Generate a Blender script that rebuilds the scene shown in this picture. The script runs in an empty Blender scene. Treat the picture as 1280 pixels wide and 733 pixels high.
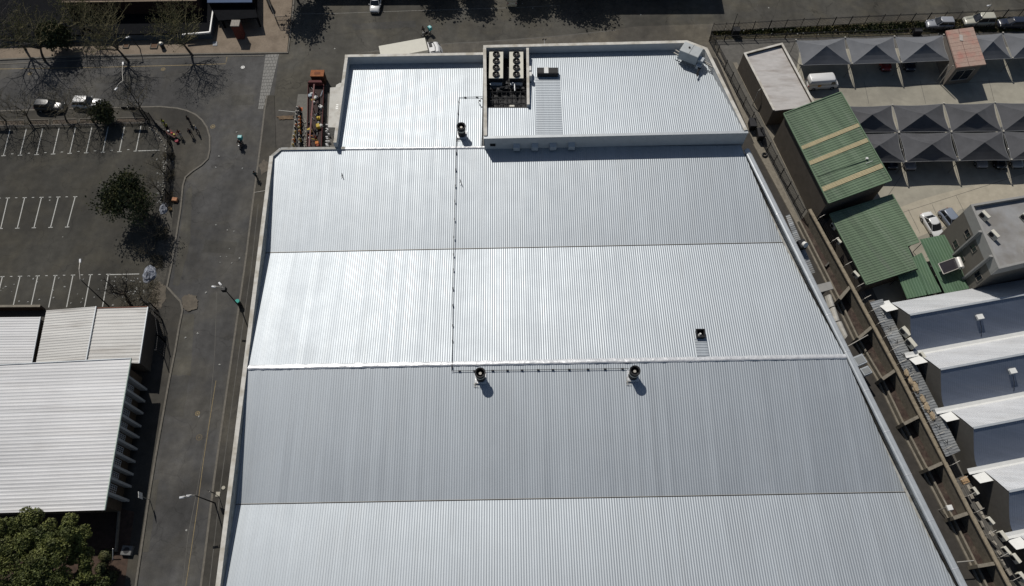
import bpy, bmesh, math, random
from mathutils import Vector, Matrix
R = math.radians
random.seed(7)
sc = bpy.context.scene
COL = sc.collection

# ------------------------------------------------------------------ camera, sky, sun, exposure
CAM_H, CAM_PITCH, CAM_F = 88.0, R(63.6), 900.0      # metres, depression, focal length in pixels of a 1280 wide frame
SUN_EL, SUN_AZ = R(48), R(-28)                      # sun ahead of the camera, a little to the left
cd = bpy.data.cameras.new('camera'); cam = bpy.data.objects.new('camera', cd); COL.objects.link(cam)
cam.location = (0, 0, CAM_H); cam.rotation_euler = (math.pi/2 - CAM_PITCH, 0, 0)
cd.sensor_width = 36; cd.lens = 36*CAM_F/1280; cd.clip_start = 0.5; cd.clip_end = 3000
sc.camera = cam
w = bpy.data.worlds.new('World'); sc.world = w; w.use_nodes = True
nt = w.node_tree; bg = nt.nodes['Background']
sky = nt.nodes.new('ShaderNodeTexSky'); sky.sky_type = 'NISHITA'; sky.sun_disc = False
sky.sun_elevation = SUN_EL; sky.sun_rotation = SUN_AZ % (2*math.pi)
nt.links.new(sky.outputs[0], bg.inputs[0]); bg.inputs[1].default_value = 0.05
sd = Vector((math.sin(SUN_AZ)*math.cos(SUN_EL), math.cos(SUN_AZ)*math.cos(SUN_EL), math.sin(SUN_EL)))
ld = bpy.data.lights.new('sun', 'SUN'); lo = bpy.data.objects.new('sun', ld); COL.objects.link(lo)
ld.energy = 3.6; ld.angle = R(0.5); ld.color = (1, .955, .89)
lo.rotation_euler = (-sd).to_track_quat('-Z', 'Y').to_euler(); lo.location = (-60, 120, 150)
sc.view_settings.view_transform = 'Standard'; sc.view_settings.look = 'None'
sc.view_settings.exposure = 0.0; sc.view_settings.gamma = 1.0

# ------------------------------------------------------------------ survey: real position of a point of known height
_c, _s = math.cos(CAM_PITCH), math.sin(CAM_PITCH)
def G(px, py, z=0.0):
    u = (px-640)/CAM_F; v = (366.5-py)/CAM_F
    dy = _c + v*_s; dz = -_s + v*_c
    t = (CAM_H-z)/-dz
    return Vector((u*t, dy*t, z))
def GL(pts, z=0.0): return [G(p[0], p[1], z) for p in pts]

# ------------------------------------------------------------------ materials
MATS = {}
def lin(r, g, b):
    f = lambda c: ((c/255+.055)/1.055)**2.4 if c > 10 else c/255/12.92
    return (f(r), f(g), f(b))
def mat(key, col, rough=.8, metal=0, var=.12, scale=1.5, bump=0, bscale=20, col2=None, mix_scale=.15, mix_lo=.45, mix_hi=.65, spec=.3, stretch=None, detail=8, emis=0):
    """Principled material whose colour wanders with world-space noise; col2 blends in as soft edged patches."""
    if key in MATS: return MATS[key]
    m = bpy.data.materials.new(key); m.use_nodes = True; n = m.node_tree; N = n.nodes; L = n.links
    b = N['Principled BSDF']; b.inputs['Roughness'].default_value = rough; b.inputs['Metallic'].default_value = metal
    b.inputs['Specular IOR Level'].default_value = spec
    geo = N.new('ShaderNodeNewGeometry'); mp = N.new('ShaderNodeMapping'); L.new(geo.outputs['Position'], mp.inputs[0])
    if stretch: mp.inputs['Scale'].default_value = stretch
    nz = N.new('ShaderNodeTexNoise'); nz.inputs['Scale'].default_value = scale; nz.inputs['Detail'].default_value = detail
    nz.inputs['Roughness'].default_value = .65
    L.new(mp.outputs[0], nz.inputs['Vector'])
    mr = N.new('ShaderNodeMapRange'); mr.inputs[1].default_value = .3; mr.inputs[2].default_value = .7
    mr.inputs[3].default_value = 1-var; mr.inputs[4].default_value = 1+var; L.new(nz.outputs['Fac'], mr.inputs[0])
    base = N.new('ShaderNodeRGB'); base.outputs[0].default_value = (*col, 1)
    src = base.outputs[0]
    if col2:
        n2 = N.new('ShaderNodeTexNoise'); n2.inputs['Scale'].default_value = mix_scale; n2.inputs['Detail'].default_value = 6
        L.new(mp.outputs[0], n2.inputs['Vector'])
        r2 = N.new('ShaderNodeMapRange'); r2.inputs[1].default_value = mix_lo; r2.inputs[2].default_value = mix_hi; L.new(n2.outputs['Fac'], r2.inputs[0])
        mx = N.new('ShaderNodeMix'); mx.data_type = 'RGBA'; L.new(r2.outputs[0], mx.inputs[0]); L.new(src, mx.inputs[6]); mx.inputs[7].default_value = (*col2, 1)
        src = mx.outputs[2]
    vm = N.new('ShaderNodeVectorMath'); vm.operation = 'SCALE'; L.new(src, vm.inputs[0]); L.new(mr.outputs[0], vm.inputs['Scale'])
    L.new(vm.outputs[0], b.inputs['Base Color'])
    if bump:
        nb = N.new('ShaderNodeTexNoise'); nb.inputs['Scale'].default_value = bscale; nb.inputs['Detail'].default_value = 5
        L.new(geo.outputs['Position'], nb.inputs['Vector'])
        bp = N.new('ShaderNodeBump'); bp.inputs['Strength'].default_value = bump; bp.inputs['Distance'].default_value = .05
        L.new(nb.outputs['Fac'], bp.inputs['Height']); L.new(bp.outputs[0], b.inputs['Normal'])
    m['out'] = 1
    MATS[key] = m; return m

def asphalt(key, col, tint=(1, 1, 1), crack=.5):
    """Worn asphalt: big soft patches, fine grain, hairline cracks, pale specks of litter and grit."""
    m = bpy.data.materials.new(key); m.use_nodes = True; n = m.node_tree; N = n.nodes; L = n.links
    b = N['Principled BSDF']; b.inputs['Roughness'].default_value = .85; b.inputs['Specular IOR Level'].default_value = .25
    geo = N.new('ShaderNodeNewGeometry'); P = geo.outputs['Position']
    def noise(sc_, det, lo, hi, a, bb, dist=0, vec=None):
        nz = N.new('ShaderNodeTexNoise'); nz.inputs['Scale'].default_value = sc_; nz.inputs['Detail'].default_value = det
        nz.inputs['Distortion'].default_value = dist; nz.inputs['Roughness'].default_value = .6
        L.new(vec or P, nz.inputs['Vector'])
        mr = N.new('ShaderNodeMapRange'); mr.inputs[1].default_value = lo; mr.inputs[2].default_value = hi
        mr.inputs[3].default_value = a; mr.inputs[4].default_value = bb; L.new(nz.outputs['Fac'], mr.inputs[0]); return mr.outputs[0]
    def mul(x, y):
        k = N.new('ShaderNodeMath'); k.operation = 'MULTIPLY'; L.new(x, k.inputs[0]); L.new(y, k.inputs[1]); return k.outputs[0]
    mp = N.new('ShaderNodeMapping'); mp.inputs['Scale'].default_value = (.35, .05, 1); L.new(P, mp.inputs[0])
    f = mul(noise(.07, 6, .35, .65, .72, 1.30, .6), noise(.9, 8, .3, .7, .80, 1.20))
    f = mul(f, noise(9, 4, .3, .7, .86, 1.14)); f = mul(f, noise(1, 5, .35, .65, .84, 1.16, 0, mp.outputs[0]))
    nzv = N.new('ShaderNodeTexNoise'); nzv.inputs['Scale'].default_value = .25; nzv.inputs['Detail'].default_value = 4; L.new(P, nzv.inputs['Vector'])
    mixv = N.new('ShaderNodeMix'); mixv.data_type = 'VECTOR'; mixv.inputs[0].default_value = .93
    sc2 = N.new('ShaderNodeVectorMath'); sc2.operation = 'SCALE'; sc2.inputs['Scale'].default_value = 60; L.new(nzv.outputs['Color'], sc2.inputs[0])
    L.new(sc2.outputs[0], mixv.inputs[4]); L.new(P, mixv.inputs[5])
    vo = N.new('ShaderNodeTexVoronoi'); vo.feature = 'DISTANCE_TO_EDGE'; vo.inputs['Scale'].default_value = .11; L.new(mixv.outputs[1], vo.inputs['Vector'])
    cr = N.new('ShaderNodeMapRange'); cr.inputs[1].default_value = .0; cr.inputs[2].default_value = .006; cr.inputs[3].default_value = 1-crack; cr.inputs[4].default_value = 1
    L.new(vo.outputs['Distance'], cr.inputs[0]); f = mul(f, cr.outputs[0])
    vs = N.new('ShaderNodeTexVoronoi'); vs.inputs['Scale'].default_value = .55; L.new(P, vs.inputs['Vector'])
    sp = N.new('ShaderNodeMapRange'); sp.inputs[1].default_value = .05; sp.inputs[2].default_value = .075; sp.inputs[3].default_value = 1; sp.inputs[4].default_value = 0
    L.new(vs.outputs['Distance'], sp.inputs[0])
    base = N.new('ShaderNodeMix'); base.data_type = 'RGBA'; base.inputs[6].default_value = (*col, 1)
    base.inputs[7].default_value = (col[0]*1.2, col[1]*1.16, col[2]*1.06, 1)
    L.new(noise(.16, 5, .45, .62, 0, 1, .5), base.inputs[0])
    vm = N.new('ShaderNodeVectorMath'); vm.operation = 'SCALE'; L.new(base.outputs[2], vm.inputs[0]); L.new(f, vm.inputs['Scale'])
    wn = N.new('ShaderNodeMath'); wn.operation = 'GREATER_THAN'; wn.inputs[1].default_value = .93
    sepc = N.new('ShaderNodeSeparateColor'); L.new(vs.outputs['Color'], sepc.inputs[0]); L.new(sepc.outputs[0], wn.inputs[0])
    k = mul(sp.outputs[0], wn.outputs[0])
    mx = N.new('ShaderNodeMix'); mx.data_type = 'RGBA'; L.new(k, mx.inputs[0]); L.new(vm.outputs[0], mx.inputs[6]); mx.inputs[7].default_value = (.3, .3, .28, 1)
    L.new(mx.outputs[2], b.inputs['Base Color'])
    MATS[key] = m; return m

def roofmat(key, col, rough=.42, metal=.55, panel=.9, var=.06, ang=0.0, dirt=.08, dirtcol=(.3, .27, .22)):
    """Painted profiled sheet: each sheet run slightly different, streaks along the fall, soft weathering."""
    m = bpy.data.materials.new(key); m.use_nodes = True; n = m.node_tree; N = n.nodes; L = n.links
    b = N['Principled BSDF']; b.inputs['Metallic'].default_value = metal
    geo = N.new('ShaderNodeNewGeometry'); mp = N.new('ShaderNodeMapping'); mp.inputs['Rotation'].default_value = (0, 0, ang); L.new(geo.outputs['Position'], mp.inputs[0])
    P = mp.outputs[0]
    sep = N.new('ShaderNodeSeparateXYZ'); L.new(P, sep.inputs[0])
    dv = N.new('ShaderNodeMath'); dv.operation = 'DIVIDE'; dv.inputs[1].default_value = panel; L.new(sep.outputs[0], dv.inputs[0])
    fl = N.new('ShaderNodeMath'); fl.operation = 'FLOOR'; L.new(dv.outputs[0], fl.inputs[0])
    wn = N.new('ShaderNodeTexWhiteNoise'); wn.noise_dimensions = '1D'; L.new(fl.outputs[0], wn.inputs['W'])
    def mr(src, lo, hi, a, bb):
        k = N.new('ShaderNodeMapRange'); k.inputs[1].default_value = lo; k.inputs[2].default_value = hi; k.inputs[3].default_value = a; k.inputs[4].default_value = bb; L.new(src, k.inputs[0]); return k.outputs[0]
    def mul(x, y):
        k = N.new('ShaderNodeMath'); k.operation = 'MULTIPLY'; L.new(x, k.inputs[0]); L.new(y, k.inputs[1]); return k.outputs[0]
    def nz(scale, det, stretch=None):
        z = N.new('ShaderNodeTexNoise'); z.inputs['Scale'].default_value = scale; z.inputs['Detail'].default_value = det; z.inputs['Roughness'].default_value = .6
        if stretch:
            q = N.new('ShaderNodeMapping'); q.inputs['Scale'].default_value = stretch; L.new(P, q.inputs[0]); L.new(q.outputs[0], z.inputs['Vector'])
        else: L.new(P, z.inputs['Vector'])
        return z.outputs['Fac']
    f = mul(mr(wn.outputs['Value'], 0, 1, 1-var, 1+var), mr(nz(1, 6, (1.6, .06, 1)), .3, .7, 1-var, 1+var))
    f = mul(f, mr(nz(1, 4, (5.5, .025, 1)), .35, .65, 1-var*1.1, 1+var*1.1))
    f = mul(f, mr(nz(.12, 5), .35, .65, 1-var*.9, 1+var*.9)); f = mul(f, mr(nz(6, 4), .3, .7, .97, 1.03))
    base = N.new('ShaderNodeMix'); base.data_type = 'RGBA'; base.inputs[6].default_value = (*col, 1); base.inputs[7].default_value = (*dirtcol, 1)
    L.new(mr(nz(1, 8, (.9, .12, 1)), .52, .8, 0, dirt*4), base.inputs[0])
    vm = N.new('ShaderNodeVectorMath'); vm.operation = 'SCALE'; L.new(base.outputs[2], vm.inputs[0]); L.new(f, vm.inputs['Scale'])
    L.new(vm.outputs[0], b.inputs['Base Color'])
    L.new(mul(mr(nz(.35, 4), .35, .65, rough*.97, rough*1.03), mr(wn.outputs['Value'], 0, 1, .95, 1.05)), b.inputs['Roughness'])
    MATS[key] = m; return m

ASPH = asphalt('worn_asphalt', (.058, .055, .047))
ASPH2 = asphalt('road_asphalt', (.061, .060, .0585), crack=.3)
ASPH3 = asphalt('lot_asphalt', (.039, .037, .031), crack=.3)
SIDE = asphalt('pavement_asphalt', (.046, .043, .037), crack=.2)
KERB = mat('kerb_concrete', (.125, .114, .095), var=.25, scale=3)
CONC = mat('yard_concrete', (.31, .29, .235), var=.12, scale=.8, col2=(.235, .22, .18), mix_scale=.12)
CONCD = mat('dark_concrete', (.10, .095, .085), var=.25, scale=1.2)
CONCW = mat('wall_concrete', (.19, .17, .135), var=.25, scale=2, bump=.3)
WALLB = mat('brown_wall_plaster', (.10, .085, .068), var=.15, scale=1)
SAND = mat('pale_sand', (.098, .083, .063), var=.3, scale=2)
BRICKP = mat('brick_paving', (.19, .15, .11), var=.18, scale=4, col2=(.145, .112, .08), mix_scale=.5)
EARTH = mat('earth', (.055, .042, .032), var=.45, scale=3, bump=.6, bscale=6, col2=(.085, .065, .045), mix_scale=.8)
BANK = mat('bank_earth', (.045, .030, .024), var=.5, scale=2.5, bump=.8, bscale=5, col2=(.07, .055, .042), mix_scale=.9)
LINE = mat('road_paint', (.42, .42, .39), var=.3, scale=8)
LINEY = mat('yellow_road_paint', (.22, .17, .09), var=.35, scale=5)
ROOF = roofmat('aluminium_painted_roof', (.372, .404, .43), rough=.55, metal=.55, var=.03, dirt=.02)
FLASH = mat('flashing_paint', (.43, .455, .47), rough=.5, metal=.3, var=.1, scale=1.5)
FOIL = mat('foil_flashing', (.58, .59, .60), rough=.42, metal=.4, var=.12, scale=3, bump=1.0, bscale=2.2)
PARAP = mat('parapet_plaster', (.36, .36, .34), var=.15, scale=2, stretch=(1, 1, 3), col2=(.25, .235, .20), mix_scale=1.2)
PLAST = mat('pale_plaster', (.50, .50, .49), var=.08, scale=1)
LEDGE = mat('parapet_coping', (.55, .53, .48), var=.12, scale=2, col2=(.4, .37, .31), mix_scale=.8)
GROOF = roofmat('green_roof_sheet', (.105, .15, .092), rough=.55, metal=.0, var=.1, ang=R(-24), dirt=.12, dirtcol=(.2, .22, .18))
GSKY = mat('fibreglass_sheet', (.42, .36, .22), rough=.5, var=.12, scale=2)
WROOF = roofmat('white_roof_sheet', (.52, .52, .52), rough=.5, metal=.1, var=.07, ang=R(90), dirt=.05, dirtcol=(.3, .26, .2))
WROOFD = roofmat('weathered_white_sheet', (.52, .51, .48), rough=.6, metal=.0, var=.06, ang=R(90), dirt=.16, dirtcol=(.16, .13, .10))
NROOF = roofmat('shaded_mill_sheet', (.19, .215, .265), rough=.42, metal=.55, var=.04, ang=R(100), dirt=.04)  # same sheet as the lit mill slopes, with shade put into its colour
FLATR = mat('flat_roof_membrane', (.44, .42, .40), rough=.7, var=.12, scale=1.2, col2=(.30, .27, .245), mix_scale=.5, mix_lo=.5, mix_hi=.72, stretch=(.5, 1.8, 1))
FLATG = mat('grey_flat_roof', (.27, .27, .27), rough=.7, var=.1, scale=.8, col2=(.2, .19, .175), mix_scale=.3)
LEAN = roofmat('galvanised_lean_to', (.27, .28, .28), rough=.5, metal=.4, var=.15, ang=R(60), dirt=.2)
SHADEC = mat('grey_shade_cloth', (.125, .13, .14), rough=.9, var=.14, scale=.5)
SHADED = mat('dark_shade_cloth', (.072, .073, .078), rough=.9, var=.18, scale=.5)
STEEL = mat('pale_steel', (.38, .36, .32), rough=.5, metal=.2)
STEELD = mat('dark_steel', (.03, .03, .032), rough=.6, metal=.3)
BLACK = mat('black_plastic', (.012, .012, .013), rough=.6)
DARKR = mat('dark_bitumen_roof', (.008, .0085, .010), rough=.95, var=.2, spec=.05)
WHITE = mat('white_paint', (.66, .66, .63), rough=.45, var=.05)
CREAM = mat('cream_metal', (.56, .54, .46), rough=.45, var=.06)
GLASS = mat('dark_glass', (.012, .015, .02), rough=.12, var=.02, spec=.6)
BARK = mat('bark', (.065, .055, .042), var=.3, scale=6)
TWIG = mat('twig_bark', (.115, .10, .068), var=.3, scale=6)
SOLAR = mat('solar_glass', (.025, .022, .026), rough=.3, spec=.5)
GEYS = mat('brushed_tank', (.62, .60, .56), rough=.4, metal=.2)
BRICKR = mat('red_brick', (.13, .035, .025), var=.2, scale=5)
OFFW = mat('grey_brown_render', (.13, .118, .10), var=.08, scale=1.5)
OFFT = mat('grey_render_band', (.27, .265, .25), var=.08, scale=1.5)
RUST = mat('rust_orange_steel', (.24, .085, .03), var=.25, scale=3)
MAROON = mat('maroon_steel', (.085, .024, .024), var=.25, scale=3)
SKIN = mat('skin', (.12, .065, .04), rough=.6)
PLASTIC_BAG = mat('plastic_sheet', (.25, .265, .30), rough=.5, var=.6, scale=5, bump=.6, bscale=6)

def paint(key, col, rough=.28):
    return mat('car_paint_'+key, col, rough=rough, var=.03, spec=.6)
def cloth(key, col): return mat('cloth_'+key, col, rough=.9, var=.15, scale=8)

# ------------------------------------------------------------------ mesh building
class MB:
    def __init__(s): s.v = []; s.f = []
    def add(s, vs, fs):
        o = len(s.v); s.v += [tuple(q) for q in vs]; s.f += [tuple(i+o for i in f) for f in fs]; return s
    def poly(s, pts): return s.add(pts, [tuple(range(len(pts)))])
    def prism(s, pts, z0, z1, top=None):
        """closed vertical prism; top: optional list of z for each top vertex"""
        n = len(pts); b = [(p[0], p[1], z0) for p in pts]
        t = [(p[0], p[1], (top[i] if top else z1)) for i, p in enumerate(pts)]
        fs = [tuple(range(n))[::-1], tuple(range(n, 2*n))] + [(i, (i+1) % n, n+(i+1) % n, n+i) for i in range(n)]
        return s.add(b+t, fs)
    def box(s, c, size, rot=0, z0=None):
        """c = centre of the base (x,y,z)"""
        ca, sa = math.cos(rot), math.sin(rot); hx, hy = size[0]/2, size[1]/2
        pts = [(c[0]+x*ca-y*sa, c[1]+x*sa+y*ca) for x, y in ((-hx, -hy), (hx, -hy), (hx, hy), (-hx, hy))]
        return s.prism(pts, c[2], c[2]+size[2])
    def bbox(s, c, size, rot=0, ch=.04):
        """box with chamfered top edge and corners"""
        ca, sa = math.cos(rot), math.sin(rot); hx, hy = size[0]/2, size[1]/2
        def ring(k, z): return [(c[0]+x*ca-y*sa, c[1]+x*sa+y*ca, z) for x, y in
              ((-hx+k, -hy+k*.0), (hx-k, -hy), (hx, -hy+k), (hx, hy-k), (hx-k, hy), (-hx+k, hy), (-hx, hy-k), (-hx, -hy+k))]
        def ring2(k, z):
            a, b2 = hx-k, hy-k
            return [(c[0]+x*ca-y*sa, c[1]+x*sa+y*ca, z) for x, y in ((-a+k, -b2), (a-k, -b2), (a, -b2+k), (a, b2-k), (a-k, b2), (-a+k, b2), (-a, b2-k), (-a, -b2+k))]
        r = [ring(ch, c[2]), ring(ch, c[2]+size[2]-ch), ring2(ch, c[2]+size[2])]
        return s.loft(r)
    def loft(s, rings, cap=True, closed=True):
        n = len(rings[0]); vs = [q for r in rings for q in r]; fs = []
        for k in range(len(rings)-1):
            for i in range(n if closed else n-1):
                j = (i+1) % n; fs.append((k*n+i, k*n+j, (k+1)*n+j, (k+1)*n+i))
        if cap: fs += [tuple(range(n))[::-1], tuple(range((len(rings)-1)*n, len(rings)*n))]
        return s.add(vs, fs)
    def tube(s, p0, p1, r0, r1=None, n=8, cap=True):
        p0, p1 = Vector(p0), Vector(p1); r1 = r0 if r1 is None else r1; d = p1-p0
        if d.length < 1e-6: return s
        a = d.orthogonal().normalized(); b = d.cross(a).normalized()
        rings = [[p+(a*math.cos(2*math.pi*i/n)+b*math.sin(2*math.pi*i/n))*r for i in range(n)] for p, r in ((p0, r0), (p1, r1))]
        return s.loft(rings, cap)
    def path(s, pts, r, n=6):
        for a, b in zip(pts, pts[1:]): s.tube(a, b, r, n=n)
        return s
    def bar(s, a, b, wid, h, z=0):
        """a wall or bar following segment a-b, standing from z (added to the ends' own z)"""
        a = Vector(a); b = Vector(b); d = (b-a); d.z = 0; d.normalize(); nn = Vector((-d.y, d.x, 0))*wid/2
        lo = [a-nn, b-nn, b+nn, a+nn]; vs = [(p.x, p.y, p.z+z) for p in lo]+[(p.x, p.y, p.z+z+h) for p in lo]
        return s.add(vs, [(3, 2, 1, 0), (4, 5, 6, 7), (0, 1, 5, 4), (1, 2, 6, 5), (2, 3, 7, 6), (3, 0, 4, 7)])
    def strip(s, pts, wid, z):
        """flat ribbon following a polyline"""
        P2 = [Vector((p[0], p[1], 0)) for p in pts]; L = []; Rr = []
        for i, p in enumerate(P2):
            d = (P2[min(i+1, len(P2)-1)]-P2[max(i-1, 0)]).normalized(); nn = Vector((-d.y, d.x, 0))*wid/2
            L.append((p.x+nn.x, p.y+nn.y, z)); Rr.append((p.x-nn.x, p.y-nn.y, z))
        n = len(L); return s.add(L+Rr, [(i, i+1, n+i+1, n+i) for i in range(n-1)])
    def kerb(s, pts, wid, z0, z1):
        P2 = [Vector((p[0], p[1], 0)) for p in pts]; rings = []
        for i, p in enumerate(P2):
            d = (P2[min(i+1, len(P2)-1)]-P2[max(i-1, 0)]).normalized(); nn = Vector((-d.y, d.x, 0))*wid/2
            rings.append([(p.x-nn.x, p.y-nn.y, z0), (p.x+nn.x, p.y+nn.y, z0), (p.x+nn.x*.8, p.y+nn.y*.8, z1), (p.x-nn.x*.8, p.y-nn.y*.8, z1)])
        return s.loft(rings)
    def build(s, name, m, parent=None, org=None, smooth=False, **props):
        me = bpy.data.meshes.new(name); o = bpy.data.objects.new(name, me); COL.objects.link(o)
        off = Vector((0, 0, 0))
        if parent is not None:
            o.parent = parent; q = parent
            while q.parent: q = q.parent
            off = q.location.copy()
        elif org is not None: off = Vector(org); o.location = off
        me.from_pydata([(a[0]-off.x, a[1]-off.y, a[2]-off.z) for a in s.v], [], s.f)
        bm = bmesh.new(); bm.from_mesh(me); bmesh.ops.recalc_face_normals(bm, faces=bm.faces)
        if smooth:
            for f in bm.faces: f.smooth = True
        bm.to_mesh(me); bm.free(); me.materials.append(m)
        for k, val in props.items(): o[k] = val
        return o
def thing(name, loc, label, cat, group=None, rz=0):
    o = bpy.data.objects.new(name, None); COL.objects.link(o); o.location = loc; o.rotation_euler = (0, 0, rz); o.empty_display_size = .3
    o['label'] = label; o['category'] = cat
    if group: o['group'] = group
    return o
def tag(o, label, cat, group=None):
    o['label'] = label; o['category'] = cat
    if group: o['group'] = group
    return o
def structure(mb, name, m, smooth=False): return mb.build(name, m, kind='structure', smooth=smooth)
def copy_thing(src, loc, rz=0, label=None, group=None, scale=None):
    r = src.copy(); COL.objects.link(r); r.location = loc; r.rotation_euler = (0, 0, rz)
    if label: r['label'] = label
    if group: r['group'] = group
    if scale: r.scale = scale
    for ch in list(src.children):
        c = ch.copy(); COL.objects.link(c); c.parent = r
        for g in ch.children:
            d = g.copy(); COL.objects.link(d); d.parent = c
    return r
def plane(pts):
    """z(x,y) of the plane through three 3D points"""
    a, b, c = [Vector(p) for p in pts[:3]]; n = (b-a).cross(c-a)
    return lambda x, y: a.z - (n.x*(x-a.x)+n.y*(y-a.y))/n.z
SINE = tuple((k/6, .5-.5*math.cos(2*math.pi*k/6)) for k in range(6))
def corr(mb, poly, zf, ang, pitch=.28, h=.04, lift=.0, prof=((0, 0), (.45, 0), (.58, 1), (.87, 1))):
    """profiled sheet filling a convex outline; ribs run along direction ang"""
    dx, dy = math.cos(ang), math.sin(ang); nx, ny = -dy, dx
    S = [(p[0]*nx+p[1]*ny, p[0]*dx+p[1]*dy) for p in poly]; s0, s1 = min(q[0] for q in S), max(q[0] for q in S)
    def span(s):
        ts = []
        for i in range(len(S)):
            a, b = S[i], S[(i+1) % len(S)]
            if (a[0]-s)*(b[0]-s) <= 0 and abs(a[0]-b[0]) > 1e-9: ts.append(a[1]+(b[1]-a[1])*(s-a[0])/(b[0]-a[0]))
        return (min(ts), max(ts)) if ts else None
    smp = []; k = math.floor(s0/pitch)
    while k*pitch < s1:
        for u, q in prof:
            s = (k+u)*pitch
            if s0+1e-4 < s < s1-1e-4: smp.append((s, q))
        k += 1
    smp = [(s0+1e-5, 0)]+smp+[(s1-1e-5, 0)]
    vs = []; fs = []
    for s, q in smp:
        r = span(s)
        if r is None: r = (vs and (0, 0)) or (0, 0)
        for t in r:
            x, y = s*nx+t*dx, s*ny+t*dy; vs.append((x, y, zf(x, y)+q*h+lift))
    for i in range(len(smp)-1): fs.append((2*i, 2*i+1, 2*i+3, 2*i+2))
    return mb.add(vs, fs)
def lerp(a, b, t): return Vector(a)*(1-t)+Vector(b)*t
def lineY(a, b):
    return lambda x: a[1]+(b[1]-a[1])*(x-a[0])/(b[0]-a[0])

# ================================================================== THE SETTING
structure(MB().poly([(-900, -400, 0), (900, -400, 0), (900, 1200, 0), (-900, 1200, 0)]), 'ground', ASPH)
# street on the left and the cross street
road_px = [(-400, 68), (349, 67), (343, 119), (331, 138), (326, 180), (306.8, 330), (293.7, 420), (268, 600), (252, 733), (240, 900),
           (150, 900), (172, 733), (203, 520), (219, 425), (227, 388), (209, 359), (226, 262), (231, 228), (252, 205), (263, 178), (257, 155), (243, 143), (222, 136), (200, 134), (100, 136.5), (-400, 143)]
structure(MB().poly(GL(road_px, .004)), 'road', ASPH2)
# pavement and parking lot on the left (raised by a kerb)
kerbL = [(-400, 143), (0, 139.5), (100, 136.5), (200, 134), (222, 136), (234, 139), (245, 144), (253, 151), (259, 160), (262.5, 172), (262.5, 188), (260, 199), (252, 207), (240, 215), (232, 222), (229, 232),
         (226, 262), (220, 300), (214, 335), (209, 359), (217, 368), (226, 377.5), (228.5, 388), (224, 410), (219, 440), (211, 480), (203, 525), (195, 570), (186, 625), (178, 680), (170, 733), (160, 800), (145, 900)]
KL = GL(kerbL, 0)
structure(MB().prism(KL+GL([(-400, 900)]), .0, .10), 'pavement', SIDE)
structure(MB().kerb(KL, .3, 0, .125), 'kerb', KERB)
lot_px = [(-400, 165), (0, 160), (186, 156), (192, 170), (206, 200), (203, 262), (192, 330), (184, 384), (0, 386), (-400, 390)]
structure(MB().poly(GL(lot_px, .104)), 'parking_lot', ASPH3)
# pavement between street and warehouse
kerbR = [(334, 120), (331, 138), (326, 180), (316, 256), (306.8, 330), (300, 376), (293.7, 420), (281, 508), (268, 600), (257, 690), (250, 745), (235, 850)]
KR = GL(kerbR, 0)
structure(MB().prism(KR+GL([(330, 850), (330, 640), (345, 420), (362, 240), (366, 190), (345, 186), (343, 120)]), 0, .09), 'pavement', SIDE)
structure(MB().kerb(KR, .32, 0, .115), 'kerb', KERB)
structure(MB().strip(GL([(323, 256), (315, 330), (302, 420), (276, 610), (262, 733)]), .08, .096), 'road_line', CONCD)
# forecourt of brick paving, top left
fore = [(-300, 55), (0, 53.5), (230, 50), (362, -60), (372, -60), (359, 66), (250, 67.5), (100, 70.5), (0, 75), (-300, 86)]
structure(MB().prism(GL(fore, 0), 0, .12), 'forecourt_paving', BRICKP)
structure(MB().kerb(GL([(-300, 86), (0, 75), (100, 70.8), (250, 68), (360, 66.6), (366, 20), (372, -60)]), .35, 0, .14), 'kerb', KERB)
structure(MB().kerb(GL([(-300, 92), (0, 80.5), (100, 75.5), (250, 71.3), (330, 70)]), .22, 0, .05), 'kerb', KERB)
structure(MB().strip(GL([(-100, 88), (0, 86.5), (120, 84.5), (240, 81.5), (282, 80), (284, 71)]), .12, .012), 'road_line', LINEY)
# paved crossing strip of concrete slabs
mb = MB(); a0, a1, b0, b1 = G(332, 68.5), G(349, 67.5), G(322.5, 137), G(333, 136.5)
for i in range(17):
    t0, t1 = i/17+.003, (i+1)/17-.003; cuts = [0, .25, .5, .75, 1] if i % 2 else [0, .125, .375, .625, .875, 1]
    for c0, c1 in zip(cuts, cuts[1:]):
        if i > 12 and c1 > .8: continue
        u0, u1 = c0+.012, c1-.012
        q = lambda t, u: lerp(lerp(a0, a1, u), lerp(b0, b1, u), t)
        mb.prism([q(t0, u0), q(t0, u1), q(t1, u1), q(t1, u0)], 0, .02+random.random()*.008)
structure(mb, 'paved_path', mat('slab_concrete', (.20, .195, .18), var=.2, scale=2))
# rough paler strip behind the warehouse and cracked edge
structure(MB().poly(GL([(452, 66), (570, 54), (700, 45), (800, 33), (890, 30), (1280, 14), (1500, 6), (1500, 24), (1280, 24), (1080, 30), (890, 40), (900, 75), (860, 60), (600, 66)], .008)), 'road_edge', asphalt('gritty_edge', (.085, .078, .066), crack=.1))
structure(MB().strip(GL([(452, 66), (480, 62.5), (520, 58), (570, 54), (600, 53), (640, 50), (700, 45), (740, 41), (770, 38)], .0), .16, .012), 'road_line', CONCD)
structure(MB().strip(GL([(345, 18), (420, 17), (520, 13.5), (640, 10), (700, 7)], 0), .1, .01), 'road_line', mat('worn_paint', (.17, .165, .15), var=.4, scale=3))
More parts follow.
